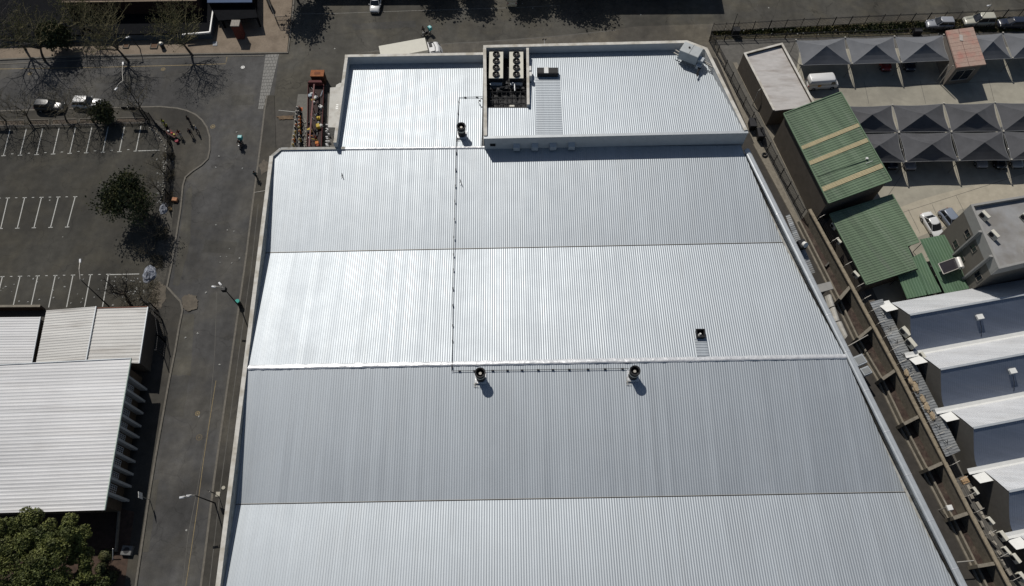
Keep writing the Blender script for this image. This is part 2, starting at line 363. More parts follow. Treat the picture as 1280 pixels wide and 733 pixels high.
# yellow line, centre markings and manholes of the street
structure(MB().strip(GL([(270, 476), (263, 520), (254.5, 575), (246, 640), (235, 715), (228, 760)], 0), .07, .012), 'road_line', LINEY)
structure(MB().strip(GL([(271, 365), (268.5, 440), (262, 520), (247, 610), (235, 670), (228, 733)], 0), .07, .012), 'road_line', CONCD)
def disc(mb, c, r, z, n=20, ry=None):
    return mb.poly([(c.x+r*math.cos(2*math.pi*i/n), c.y+(ry or r)*math.sin(2*math.pi*i/n), z) for i in range(n)])
for px, py, r, m, nm in [(266, 158.5, .38, LINEY, 'manhole'), (303.5, 84.3, .3, WHITE, 'manhole'), (37.5, 92.3, .35, LINEY, 'manhole'), (204, 86.8, .35, LINEY, 'manhole'), (247, 517, .3, LINEY, 'manhole'), (249, 547, .4, mat('faded_yellow', (.11, .09, .06)), 'manhole')]:
    c = G(px, py); mb = MB(); n = 22
    for r0, r1 in ((r*.72, r), (0.001, r*.4)):
        ring = lambda q: [(c.x+q*math.cos(2*math.pi*i/n), c.y+q*math.sin(2*math.pi*i/n), .014) for i in range(n)]
        mb.loft([ring(r0), ring(r1)], cap=False)
    structure(mb, 'road_marking', m)
# sandy patches
for pts, nm in [([(228, 372), (236, 367.5), (245, 369), (247.5, 378), (245, 387), (231, 389), (227, 382)], 'sand_patch'), ([(323, 207), (330, 200), (337, 203), (335, 214), (327, 218)], 'sand_patch'),
                ([(196, 352), (206, 356), (208, 372), (201, 384), (190, 388), (188, 372)], 'sand_patch'), ([(345, 145.5), (366, 144.5), (366, 149), (350, 149.5)], 'dirt_patch')]:
    P0 = GL(pts, .118); mb = MB(); cc = sum(P0, Vector())/len(P0)
    r = []
    for i in range(40):
        a, b = P0[int(i/40*len(P0))], P0[(int(i/40*len(P0))+1) % len(P0)]; t = i/40*len(P0) % 1
        q = lerp(a, b, t); r.append(cc+(q-cc)*(1+random.uniform(-.12, .12)))
    mb.poly(r); structure(mb, nm, SAND if nm == 'sand_patch' else mat('rusty_dirt', (.12, .08, .045), var=.4, scale=2))
# repaired patches and dusty gutter strip of the street
for k, (pts, m_) in enumerate([([(223, 392), (243, 393), (238, 470), (214, 469)], 'l'), ([(256, 300), (296, 303), (293, 318), (254, 315)], 'd'), ([(214, 470), (236, 471), (229, 522), (206, 520)], 'd'), ([(232, 240), (240, 232), (238, 300), (224, 358), (216, 356)], 'l'), ([(120, 96), (178, 95), (178, 103), (121, 105)], 'd'), ([(290, 120), (318, 118), (317, 131), (289, 132)], 'd'), ([(190, 600), (199, 600), (186, 690), (176, 690)], 'l'), ([(440, 30), (520, 26), (520, 34), (442, 38)], 'd')]):
    m_ = asphalt('patch_light', (.070, .067, .058), crack=.1) if m_ == 'l' and 'patch_light' not in MATS else MATS['patch_light'] if m_ == 'l' else (MATS.get('patch_dark') or asphalt('patch_dark', (.052, .051, .048), crack=.1))
    q = GL(pts, .008+.0004*k); r = []
    for a, b in zip(q, q[1:]+q[:1]):
        for j in range(12): r.append(lerp(a, b, j/12)+Vector((random.uniform(-.07, .07), random.uniform(-.07, .07), 0)))
    structure(MB().poly(r), 'road_patch', m_)
# parking bays
mb = MB()
def bar2(a, b, wd=.13): mb.strip([a, b], wd, .109)
for k in range(-4, 9):
    f = k/8; t = ((57+93.6*k)/4.571, 120+(192-22*f)/4.571); q = ((20+94.6*k)/4.571, 120+(342-27*f)/4.571)
    bar2(G(*t, .1), G(*q, .1)); bar2(G(q[0]-2.8, q[1]+.3, .1), G(q[0]+2.8, q[1], .1), .12)
    if k < 8: bar2(G(q[0]+9.5, q[1]-2.2, .1), G(q[0]+12.5, q[1]-2.4, .1), .1)
bar2(G(170.6, 188.9, .1), G(200.3, 188, .1))
for k in range(-4, 5):
    t = ((45+96.25*k)/4.571, 247.6-.4*k); q = ((4+95*k)/4.571, 285.9-.5*k)
    bar2(G(*t, .1), G(*q, .1)); bar2(G(t[0]-2.6, t[1]+.2, .1), G(t[0]+2.6, t[1], .1), .12); bar2(G(q[0]-2.8, q[1]+.2, .1), G(q[0]+2.6, q[1], .1), .12)
    if k < 4: bar2(G(t[0]+9, t[1]-.1, .1), G(t[0]+12, t[1]-.2, .1), .1)
for k in range(-3, 7):
    t = ((14+100.8*k)/4.571, 346-.5*k); q = ((-30+102.6*k)/4.571, 385.4-.3*k)
    bar2(G(*t, .1), G(*q, .1)); bar2(G(t[0]-2.6, t[1]+.2, .1), G(t[0]+2.6, t[1], .1), .12)
    if k < 6: bar2(G(t[0]+9.5, t[1]-.2, .1), G(t[0]+12.5, t[1]-.2, .1), .1)
bar2(G(136, 343.5, .1), G(174, 342.7, .1))
structure(mb, 'parking_markings', LINE)
# beds between street and lot: kerb outlines
for i, (x0, x1) in enumerate([(-60, -8), (-4, 30), (38, 61), (66, 96), (100, 140), (146, 183)]):
    structure(MB().kerb(GL([(x0, 151.3-.02*x0), (x1, 151.3-.02*x1), (x1+1, 157.6-.02*x1), (x0-1, 157.6-.02*x0), (x0, 151.3-.02*x0)], .1), .16, .1, .2), 'bed_kerb', KERB)
    structure(MB().poly(GL([(x0, 151.3-.02*x0), (x1, 151.3-.02*x1), (x1+1, 157.6-.02*x1), (x0-1, 157.6-.02*x0)], .108)), 'bed_earth', EARTH)
structure(MB().poly(GL([(187, 148), (200, 152), (216, 172), (218, 190), (217, 262), (210, 335), (197, 384), (186, 384), (193, 330), (203, 262), (206, 205), (190, 165)], .112)), 'bed_earth', mat('grey_bed', (.06, .055, .045), var=.45, scale=2))
# yard on the right
yard = [(892, 46), (1400, 36), (1500, 300), (1400, 760), (1290, 760), (1270, 733), (1213, 641), (1151, 520), (1064, 358), (1012, 262), (980, 208), (930, 120)]
structure(MB().poly(GL(yard, .01)), 'yard_ground', CONCD)
structure(MB().poly(GL([(1000, 62), (1500, 56), (1500, 330), (1300, 300), (1185, 330), (1120, 420), (1040, 260), (990, 120)], .018)), 'yard_paving', CONC)
mb = MB()
for a, b in [((1100, 275), (1290, 214)), ((1135, 262), (1150, 292)), ((1195, 245), (1215, 285)), ((1165, 256), (1180, 290)), ((1130, 215), (1100, 260)), ((1000, 112), (1290, 100)), ((1080, 102), (1086, 130)), ((1150, 101), (1157, 130)), ((1236, 100), (1243, 128))]:
    mb.strip(GL([a, b]), .06, .024)
structure(mb, 'paving_joint', CONCD)
structure(MB().poly(GL([(1185, 240), (1290, 215), (1290, 245), (1200, 262), (1182, 282), (1140, 300), (1118, 262), (1150, 250)], .021)), 'yard_paving', mat('warm_concrete', (.36, .325, .255), var=.12, scale=1))
# service lane right of the warehouse
structure(MB().poly(GL([(885, 62), (905, 66), (1000, 276), (1049, 374), (1103, 473), (1160, 587), (1222, 708), (1250, 760), (1180, 760), (900, 200)], .006)), 'service_lane', mat('lane_asphalt', (.040, .036, .031), var=.25, scale=1.2))
structure(MB().poly(GL([(893, 66), (900, 66), (960, 196), (1000, 276), (994, 279), (950, 196)], .014)), 'service_path', CONCW)
structure(MB().poly(GL([(915, 75), (925, 92), (1012, 262), (1064.7, 358), (1000, 276), (905, 82)], .03)), 'paved_path', mat('grey_path', (.10, .095, .083), var=.2, scale=1.5))
structure(MB().prism(GL([(916, 79), (921, 79), (1012, 252), (1006, 258)], 0), 0, .12), 'concrete_path', CONCW)
structure(MB().poly(GL([(1000, 276), (1015, 262), (1064.7, 358), (1151, 520), (1213, 641), (1262, 735), (1275, 765), (1252, 765), (1222, 708), (1160, 587), (1103, 473), (1049, 374)], .034)), 'bank', BANK)

# ================================================================== MAIN WAREHOUSE
ZP, ZR, ZV = 7.0, 6.8, 5.42
LA, LB = G(339.5, 195.3, ZP), G(272.7, 733, ZP); RA, RB = G(936, 186, ZP), G(1209, 733, ZP)
def on(a, b, y): t = (y-a.y)/(b.y-a.y); return a.x+(b.x-a.x)*t
xl = lambda y, k=0: on(LA, LB, y)+k
xr = lambda y, k=0: on(RA, RB, y)-k
YB = -16.0
ware = thing('warehouse', (0, 34, 0), 'huge warehouse with pale ribbed metal roof in low bays, filling the middle', 'warehouse')
N1, N2 = G(350.8, 186.1, ZP), LA
NE = RA.copy(); N3 = Vector((RA.x, N1.y+(RA.x-N1.x)*.008, ZP))
outl = [N1, N3, Vector((xr(YB), YB, 0)), Vector((xl(YB), YB, 0)), N2]
ins = [(p.x+(.3 if p.x < 0 else -.3), p.y-(.3 if p.y > 60 else 0), 0) for p in outl]
MB().prism(ins, 0, 5.35).build('wall', PARAP, ware)
# parapets
MB().bar(Vector((xl(YB), YB, 0)), Vector((N2.x, N2.y, 0)), .42, ZP).build('parapet', PARAP, ware)
p = MB(); p.bar(Vector((N2.x, N2.y, 0)), Vector((N1.x, N1.y, 0)), .42, ZP-.003); p.bar(Vector((N1.x, N1.y, 0)), Vector((G(431, 184, ZP).x, N1.y+.15, 0)), .42, ZP-.006)
p.build('parapet', PARAP, ware)
rp = MB(); A_, B_ = Vector((RA.x-.1, RA.y, 0)), Vector((xr(YB)-.1, YB, 0)); rp.bar(A_, B_, .3, ZP-.05)
rp.build('parapet', PARAP, ware)
dR = (B_-A_).normalized(); nR = Vector((-dR.y, dR.x, 0))
if nR.x < 0: nR = -nR
prof = [(-.56, ZP-.28), (-.52, ZP-.08), (-.36, ZP+.0), (-.28, ZP+.09), (-.04, ZP+.09), (.02, ZP+.0), (.16, ZP-.04), (.22, ZP-.2)]
rings = []
seg = 12
for k in range(seg+1):
    c = lerp(A_, B_, k/seg); rings.append([(c.x+nR.x*u, c.y+nR.y*u, z) for u, z in prof])
MB().loft(rings).build('parapet_flashing', FLASH, ware)
for k in range(1, 16):
    c = lerp(A_, B_, k/16+.01); MB().loft([[(c.x+nR.x*u*1.02+dR.x*e, c.y+nR.y*u*1.02+dR.y*e, z+.018) for u, z in prof] for e in (-.05, .05)]).build('flashing_joint', FOIL, ware)

cp = MB(); cp.bar(Vector((xl(YB)-.02, YB, 0)), Vector((N2.x-.02, N2.y, 0)), .5, .05, ZP+.004); cp.build('coping', LEDGE, ware)
# roof bays
def lY(pa, pb, z): a, b = G(*pa, z), G(*pb, z); return lineY(a, b)
yA = lY((350, 187.5), (934, 181.5), ZR); yB = lY((333, 316.5), (985, 303.5), ZV); yC = lY((311, 462), (1062, 448), ZR); yD = lY((297, 631), (1140, 615.5), ZV)
yE = lambda x: yD(x)-(yC(x)-yD(x))*1.0; yF = lambda x: yE(x)-15.2
bands = [(yA, ZR, yB, ZV), (yB, ZV, yC, ZR), (yC, ZR, yD, ZV), (yD, ZV, yE, ZR), (yE, ZR, yF, ZV)]
RIB = R(90.6)
def solve(yf, side, k):
    y = 30
    for _ in range(20): x = (xl(y, k) if side < 0 else xr(y, k)); y = yf(x)
    return (x, y)
for ya, za, yb, zb in bands:
    gap = .04
    zf = lambda x, y, ya=ya, yb=yb, za=za, zb=zb: za+(zb-za)*(ya(x)-y)/(ya(x)-yb(x))
    f0 = lambda x, ya=ya: ya(x)-gap; f1 = lambda x, yb=yb: yb(x)+gap
    P4 = [solve(f0, -1, .2), solve(f0, 1, .78), solve(f1, 1, .78), solve(f1, -1, .2)]
    if ya is yA: P4 = [(P4[0][0]+1.25, P4[0][1])]+P4[1:]+[(P4[0][0], P4[0][1]-1.1)]
    mb = MB(); corr(mb, P4, zf, RIB, .285, .020, prof=SINE)
    mb.build('roof_sheeting', ROOF, ware)
for yf, nm in ((yB, 'valley_gutter'), (yD, 'valley_gutter')):
    l, r = solve(yf, -1, .2), solve(yf, 1, .7)
    MB().bar((l[0], l[1], 0), (r[0], r[1], 0), .3, .03, ZV-.1).build(nm, STEELD, ware)
    MB().bar((l[0], l[1]+.07, 0), (r[0], r[1]+.07, 0), .04, .035, ZV+.02).build('gutter_edge', STEEL, ware)
def ridgecap(yf, x0, x1, z, wf, wn, amp=.03):
    mb = MB(); n = 160; rings = []
    for i in range(n+1):
        x = x0+(x1-x0)*i/n; y = yf(x); j = lambda: random.uniform(-amp, amp)
        rings.append([(x, y+wf+j(), z-.02), (x, y+wf*.6+j(), z+.08+j()), (x, y+.1, z+.13+j()), (x, y-wn*.5+j(), z+.09+j()), (x, y-wn+j()*.6, z-.0)])
    n5 = 5; vs = [q for r in rings for q in r]; fs = [(k*5+i, k*5+i+1, (k+1)*5+i+1, (k+1)*5+i) for k in range(n) for i in range(4)]
    mb.add(vs, fs); return mb
l, r = solve(yC, -1, .2), solve(yC, 1, .75)
ridgecap(yC, l[0], r[0], ZR+.03, .55, .12, .045).build('ridge_capping', FOIL, ware, smooth=True)
l = solve(yA, -1, .2); ridgecap(yA, l[0]+1.2, G(606, 184, ZR).x, ZR+.03, .3, .2, .02).build('ridge_capping', FOIL, ware, smooth=True)

# upper left block
ZU = 8.0
uTL, uTR, uBL = G(431.7, 68.8, ZU), G(606, 66, ZU), G(424, 184.5, ZU)
uBR = G(606, 183.5, ZU); zb_, zf_ = 6.55, 6.86
yAe = yA(-10)
MB().prism([(uTL.x+.1, uTL.y-.1), (uTR.x, uTR.y-.1), (uTR.x, yAe+.1), (uTL.x+.1, yAe+.1)], 0, 6.3).build('wall', PLAST, ware)
MB().bar(uTL, Vector((uTR.x-.2, uTR.y, uTR.z)), .5, .0, 0)
def wallbar(name, a, b, th, z0, z1, m, par=ware): return MB().bar(Vector((a[0], a[1], 0)), Vector((b[0], b[1], 0)), th, z1-z0, z0).build(name, m, par)
yU = (uTL.y+uTR.y)/2
wallbar('parapet', (uTL.x-.02, uTL.y-.25), (uTR.x-.25, uTR.y-.25), .48, 0, ZU, PLAST)
wallbar('parapet', (uTL.x+.22, uTL.y-.5), (uTL.x+.22, yAe+.0), .44, 0, ZU-.003, PLAST)
wallbar('coping', (uTL.x-.04, uTL.y-.25), (uTR.x-.25, uTR.y-.25), .48, ZU+.002, ZU+.06, LEDGE)
wallbar('coping', (uTL.x+.22, uTL.y-.54), (uTL.x+.22, yAe), .44, ZU+.001, ZU+.058, LEDGE)
x0, x1 = uTL.x+.46, uTR.x-.25; yb0 = yU-.5
zf = lambda x, y: zb_+(zf_-zb_)*(yb0-y)/(yb0-yAe)
mb = MB(); corr(mb, [(x0, yb0), (x1, yb0), (x1, yA(x1)+.1), (x0, yA(x0)+.1)], zf, RIB, .285, .020, prof=SINE); mb.build('roof_sheeting', ROOF, ware)
ULz = zf

# upper right block with the plant well
ZT = 9.3
q = [G(604.1, 57.2, ZT), G(858.6, 51.2, ZT), G(884, 60.5, ZT), G(935.5, 165.5, ZT), G(605, 172.5, ZT)]
TL_, TC1, TC2, FR, FL = q
th = .42
zfront, zback = 9.12, 7.95
def URz(x, y): t = (TL_.y-y)/(TL_.y-FL.y); return zback+(zfront-zback)*t
wl, wr = G(607.4, 90, ZT).x, G(658.2, 90, ZT).x; wfy = G(640, 130.5, ZT).y    # the well
MB().prism([(TL_.x+.1, TL_.y-.1), (TC1.x, TC1.y-.1), (TC2.x-.15, TC2.y), (FR.x-.15, FR.y+.05), (FL.x+.1, FL.y+.05)], 0, 7.05).build('wall', PLAST, ware)
FLx = FL.x
fw = MB(); fw.prism([(FL.x, FL.y+.003), (FR.x, FR.y+.003), (FR.x, FR.y+.35), (FL.x, FL.y+.35)], 6.0, zfront); fw.build('front_wall', PLAST, ware)
fa = MB(); fa.prism([(FL.x-.05, FL.y-.07), (FR.x+.03, FR.y-.07), (FR.x+.0, FR.y+.36), (FL.x-.05, FL.y+.36)], zfront+.004, zfront+.09); fa.build('front_fascia', FLASH, ware)
for a, b in ((TL_, TC1), (TC1, TC2), (TC2, FR)):
    d = (b-a).normalized(); nn = Vector((d.y, -d.x, 0))
    aa, bb = a+nn*th/2, b+nn*th/2
    if a is TC2: bb = bb-d*.4
    wallbar('parapet', aa, bb, th, 0, ZT-.002*(1+[TL_, TC1, TC2].index(a)), PLAST)
    wallbar('coping', aa, bb, th+.08, ZT+.002*(1+[TL_, TC1, TC2].index(a)), ZT+.05+.002*[TL_, TC1, TC2].index(a), LEDGE)
wallbar('parapet', (TL_.x+.2, TL_.y-th), (FL.x+.2, FL.y+.36), .4, 6.0, ZT-.009, PLAST)
wallbar('coping', (TL_.x+.2, TL_.y-th-.05), (FL.x+.2, FL.y+.36), .46, ZT, ZT+.045, LEDGE)
wallbar('plant_screen', (wr+.18, TL_.y-th-.05), (wr+.18, wfy-.05), .32, 7.1, ZT-.011, PLAST)
wallbar('coping', (wr+.18, TL_.y-th-.06), (wr+.18, wfy-.05), .38, ZT-.004, ZT+.04, LEDGE)
MB().prism([(wl, TL_.y-th), (wr, TL_.y-th), (wr, wfy), (wl, wfy)], 7.12, 7.15).build('plant_deck', BLACK, ware)
wallbar('plant_screen', (wl, wfy-.1), (wr, wfy-.1), .2, 7.1, URz(0, wfy)-.02, STEELD)
mb = MB(); corr(mb, [(wl-.0, wfy-.2), (wr+.33, wfy-.2), (wr+.33, FL.y+.05), (wl, FL.y+.05)], URz, RIB, .285, .020, prof=SINE); mb.build('roof_sheeting', ROOF, ware)
mb = MB(); corr(mb, [(wr+.34, TL_.y-th), (TC1.x-.1, TC1.y-th), (TC2.x-.5, TC2.y-.2), (FR.x-.35, FR.y+.1), (wr+.34, FL.y+.06)], URz, RIB, .285, .020, prof=SINE); mb.build('roof_sheeting', ROOF, ware)
# cross-laid infill sheet
def patch(pts, zf, pitch=.33, lift=.06, name='infill_sheet', ang=0.0):
    mb = MB(); corr(mb, pts, zf, ang, pitch, .05, lift=lift); return mb
px0, px1, py0, py1 = G(669.5, 130, 8.8).x, G(701.5, 130, 8.8).x, G(680, 94.5, 8.6).y, FL.y+.25
patch([(px0, py0), (px1, py0), (px1, py1), (px0, py1)], URz).build('infill_sheet', ROOF, ware)
edge = MB()
for x in (px0, px1): edge.bar((x, py0, 0), (x, py1, 0), .08, .02, 0)
# hoods and louvre on the front wall
for x in (645.8, 668.7, 691.5, 714.8):
    c = G(x, 181, 8.0); mb = MB(); y = FL.y+.003+(FR.y-FL.y)*(c.x-FL.x)/(FR.x-FL.x); zz = 7.0
    mb.loft([[(c.x-.45, y, zz), (c.x+.45, y, zz), (c.x+.45, y, zz+.95), (c.x-.45, y, zz+.95)], [(c.x-.45, y-.62, zz+.05), (c.x+.45, y-.62, zz+.05), (c.x+.45, y-.55, zz+.6), (c.x-.45, y-.55, zz+.6)]])
    o = mb.build('extract_hood', FLASH, ware)
c = G(616, 180, 7.8); y = FL.y+.003
lv = MB(); lv.box((c.x, y-.02, 7.5), (.75, .06, .5)); o = lv.build('wall_louvre', BLACK, ware)
sl = MB()
for k in range(5): sl.box((c.x, y-.055, 7.53+k*.1), (.7, .02, .03))
sl.build('slat', STEELD, o)

# ---- plant on the warehouse roof
def chiller(px, label):
    t = thing('chiller_unit', G(px, 82, 7.15), label, 'chiller', 'chillers in the roof plant well'); X = t.location.x
    ya, yb = G(px, 64.8, 9.0).y, G(px, 98, 9.0).y; cy = (ya+yb)/2; L = ya-yb; W = 2.05
    t.location = (X, cy, 7.15)
    MB().box((X, cy, 7.35), (W-.1, L-.06, 1.55)).build('coil_case', STEELD, t)
    MB().bbox((X, cy, 8.9), (W, L, .1), ch=.02).build('deck', CREAM, t)
    for ex in (-1, 1):
        for ey in (-1, -.33, .33, 1): MB().box((X+ex*(W/2-.08), cy+ey*(L/2-.1), 7.15), (.1, .1, 1.72)).build('leg', CREAM, t)
    MB().box((X, yb-.25, 7.3), (W-.3, .4, .9)).build('control_box', FLASH, t)
    for k in range(4):
        fy = yb+L*(k+.5)/4
        f = MB(); n = 24
        ro = lambda r, z: [(X+r*math.cos(2*math.pi*i/n), fy+r*math.sin(2*math.pi*i/n), z) for i in range(n)]
        f.loft([ro(.52, 8.98), ro(.5, 9.25), ro(.46, 9.25), ro(.46, 9.04)], cap=False)
        g = f.build('fan_cowl', STEELD, t)
        b = MB(); disc(b, Vector((X, fy, 0)), .47, 9.03)
        for j in range(5):
            a = j*2*math.pi/5; d = Vector((math.cos(a), math.sin(a), 0)); e = Vector((-d.y, d.x, 0))
            cc = Vector((X, fy, 9.1)); b.add([cc+d*.08-e*.04, cc+d*.44-e*.13, cc+d*.44+e*.12+Vector((0, 0, .07)), cc+d*.08+e*.04], [(0, 1, 2, 3)])
        b.build('fan_blades', BLACK, g)
        h = MB(); h.tube((X, fy, 9.05), (X, fy, 9.2), .07, n=10); h.build('fan_hub', CREAM, g)
    return t
chiller(620.6, 'cream chiller with four black fans, nearer the dividing wall of the upper left roof')
chiller(645.3, 'cream chiller with four black fans, beside the wall of the ribbed upper right roof')
# pipework clutter south of the chillers
pl = thing('plant_pipework', (G(632, 115, 7.2).x, G(632, 115, 7.2).y, 7.15), 'dense black pipes and pumps at the open end of the roof plant well', 'pipework')
xa, xb = wl+.25, wr-.2; ya_, yb_ = G(632, 101, 8).y, wfy+.35
fr = MB()
for k in range(6):
    y = ya_+(yb_-ya_)*k/5; fr.path([(xa, y, 7.9), (xb, y, 7.9)], .06)
for k in range(9):
    x = xa+(xb-xa)*k/8; fr.path([(x, ya_+.1, 7.6), (x, yb_-.1, 7.6)], .05)
fr.build('pipe_rack', STEELD, pl)
pp = MB()
for k in range(26):
    x = random.uniform(xa, xb); y = random.uniform(yb_, ya_); z = random.uniform(7.9, 8.3); l = random.uniform(.3, 1.0)
    if random.random() < .5: pp.path([(x, y, 7.3), (x, y, z), (min(xb, x+l), y, z), (min(xb, x+l), y, 7.4)], .035)
    else: pp.path([(x, y, z), (x, max(yb_, y-l), z), (x+.2, max(yb_, y-l), z-.3)], .04)
pp.build('pipe', mat('lagged_pipe', (.10, .10, .10), rough=.5, metal=.4), pl, kind='stuff')
for k in range(10):
    x = xa+.3+(xb-xa-.6)*(k % 5)/4; y = ya_-.5-(k//5)*1.0+random.uniform(-.15, .15)
    v = MB(); v.tube((x, y, 7.4), (x, y, 8.05), .22, .2, n=12); v.tube((x-.3, y, 7.8), (x+.3, y, 7.8), .1, n=8); v.build('pump', STEELD, pl)
cb = MB(); cb.bbox((G(640, 127, 8).x, wfy+.5, 7.6), (.7, .35, .8)); cb.build('control_box', CREAM, pl)
cb = MB(); c = G(641, 107, 8); cb.tube((c.x, c.y, 7.4), (c.x, c.y+.1, 8.5), .12, n=10); cb.tube((c.x+.25, c.y, 7.4), (c.x+.25, c.y+.1, 8.4), .1, n=10); cb.tube((c.x+.25, c.y, 8.3), (c.x+.3, c.y-1.2, 8.2), .09); cb.build('lagged_riser', FOIL, pl)

pb = thing('roof_plenum', G(684.5, 89, 8.6), 'white box vent with two black square openings on the upper right roof', 'roof vent')
c = G(684.5, 88.5, 9.1); X, Y = c.x, c.y
MB().bbox((X, Y, 8.4), (3.05, 1.15, .75)).build('case', STEELD, pb); MB().box((X-.2, Y, 9.153), (.62, 1.1, .06)).build('lid', WHITE, pb)
MB().box((X-1.02, Y+.03, 9.155), (.9, .9, .02)).build('opening', BLACK, pb); MB().box((X+.82, Y+.03, 9.155), (1.25, .9, .02)).build('opening', BLACK, pb)
cab = thing('cable_cabinet', G(664.5, 97, 8.7), 'narrow white electrical cabinets fixed beside the plant well screen', 'cabinet')
c = G(664.3, 97, 8.9); MB().bbox((wr+.58, c.y, 8.5), (.36, .8, 1.15)).build('case', WHITE, cab); MB().bbox((wr+.55, c.y+1.2, 8.5), (.3, .9, 1.0)).build('case', WHITE, cab)
MB().box((wr+.5, c.y+.55, 8.9), (.2, .25, .5)).build('junction_box', BLACK, cab)

# packaged air conditioner on the far right corner
ac = thing('rooftop_air_conditioner', G(866, 72, 8.6), 'pale grey packaged air conditioner on the far right corner of the roof', 'air conditioner')
c = G(864.5, 62, 10.4); rz = R(-30)
def rot(x, y, c=c, rz=rz): return (c.x+x*math.cos(rz)-y*math.sin(rz), c.y+x*math.sin(rz)+y*math.cos(rz))
m = MB(); m.bbox((c.x, c.y, 8.85), (2.9, 2.0, 1.55), rz, ch=.05); m.build('case', mat('ac_grey', (.40, .42, .42), rough=.5), ac)
for x, y in [(-1.3, -.9), (1.3, -.9), (1.3, .9), (-1.3, .9)]: p_ = rot(x, y); MB().box((p_[0], p_[1], 8.4), (.12, .12, .45), rz).build('foot', STEEL, ac)
m = MB(); p_ = rot(1.85, -.35); m.bbox((p_[0], p_[1], 8.9), (.8, .9, .9), rz); p_ = rot(1.9, -1.1); m.bbox((p_[0], p_[1], 8.7), (.7, .6, .6), rz); m.build('duct_box', FLASH, ac)
m = MB(); a = rot(-.4, .15); m.tube((a[0], a[1], 10.4), (a[0], a[1], 10.52), .14, n=12); m.build('vent_cap', BLACK, ac)
m = MB(); a, b = rot(0, -1.02), rot(0, 1.02); m.path([(a[0], a[1], 10.405), (b[0], b[1], 10.405)], .02); m.build('panel_seam', STEELD, ac)
m = MB()
for k in range(5):
    a = rot(1.9+.12*k, -1.3); b = rot(2.2, -2.0-.12*k); m.path([(a[0], a[1], 9.1), (b[0], b[1], 8.95), (b[0]+.1, b[1]-.5, 8.9)], .05)
m.build('hose', BLACK, ac)
m = MB(); g0, g1 = G(842, 67, 8.7), G(858, 76, 8.7); g2, g3 = G(873, 75, 8.9), G(887, 82, 8.9)
m.bar(g0, g1, .14, .18, .05); m.build('support_rail', STEEL, ac); m = MB(); m.bar(Vector((g0.x+.3, g0.y+.5, g0.z)), Vector((g1.x+.3, g1.y+.5, g1.z)), .14, .18, .05); m.build('support_rail', STEEL, ac); m = MB(); m.bar(g2, g3, .12, .18, .1); m.build('support_rail', STEEL, ac); m = MB(); m.bar(Vector((g2.x+.4, g2.y-.5, g2.z)), Vector((g3.x+.3, g3.y-.6, g3.z)), .12, .18, .1); m.build('support_rail', STEEL, ac)

def roof_fan(px, py, z, label):
    c = G(px, py, z); t = thing('roof_fan', c, label, 'roof fan', 'round exhaust fans on the warehouse roof'); X, Y = c.x, c.y; n = 28
    ro = lambda r, zz: [(X+r*math.cos(2*math.pi*i/n), Y+r*math.sin(2*math.pi*i/n), zz) for i in range(n)]
    MB().bbox((X, Y, z-.05), (1.35, 1.35, .22)).build('base_flashing', FOIL, t)
    MB().loft([ro(.56, z+.1), ro(.54, z+1.95), ro(.5, z+1.95), ro(.46, z+1.9)], cap=False).build('housing', STEELD, t)
    MB().loft([ro(.585, z+1.1), ro(.585, z+1.35)], cap=False).build('band', CREAM, t)
    MB().loft([ro(.66, z+1.85), ro(.64, z+2.0), ro(.56, z+2.0), ro(.54, z+1.9)], cap=False).build('rim', BLACK, t)
    b = MB(); disc(b, Vector((X, Y, 0)), .5, z+1.3); b.build('duct_floor', BLACK, t)
    MB().tube((X, Y, z+1.3), (X, Y, z+1.7), .2, .17, n=14).build('motor', STEEL, t)
    b = MB()
    for k in range(2): b.path([(X-.85, Y-.75-.3*k, z+.05), (X-.25, Y-.72-.3*k, z+.12)], .03)
    b.path([(X-.7, Y-.1, z), (X-.7, Y-1.1, z+.1)], .03); b.build('bracket', STEEL, t)
roof_fan(601, 473, 6.65, 'round black exhaust fan on the foil ridge, the left of the pair joined by conduit')
roof_fan(790.8, 470.5, 6.65, 'round black exhaust fan on the foil ridge, right end of the long conduit')
roof_fan(577.5, 169, 6.85, 'round black exhaust fan on the bright upper left roof, beside the vertical conduit')
# square roof vent with cross-laid sheet
bv = thing('square_roof_vent', G(874.5, 421, 6.3), 'square black topped vent above a cross-laid sheet on the second roof bay', 'roof vent')
c = G(874.5, 419, 6.5); zb0 = 6.35
n_ = lambda k: [(c.x-k, c.y-k), (c.x+k, c.y-k), (c.x+k, c.y+k), (c.x-k, c.y+k)]
MB().loft([[(x, y, zb0-.1) for x, y in n_(.5)], [(x, y, zb0+.75) for x, y in n_(.5)], [(x, y, zb0+.75) for x, y in n_(.42)], [(x, y, zb0+.2) for x, y in n_(.42)]], cap=False).build('case', STEELD, bv)
MB().loft([[(x, y, zb0+.7) for x, y in n_(.56)], [(x, y, zb0+.8) for x, y in n_(.56)], [(x, y, zb0+.8) for x, y in n_(.46)]], cap=False).build('rim', BLACK, bv)
MB().box((c.x, c.y, zb0+.15), (.86, .86, .06)).build('floor_plate', BLACK, bv)
MB().tube((c.x-.02, c.y-.1, zb0+.2), (c.x, c.y, zb0+.6), .24, .12, n=9).build('motor', WHITE, bv)
zf = lambda x, y: ZV+(ZR-ZV)*(yB(x)-y)/(yB(x)-yC(x))
s = G(867.5, 424, 6.4); e = G(885.5, 446.5, 6.6)
patch([(s.x, s.y), (e.x, s.y), (e.x, e.y), (s.x, e.y)], zf, pitch=.36).build('infill_sheet', ROOF, bv)
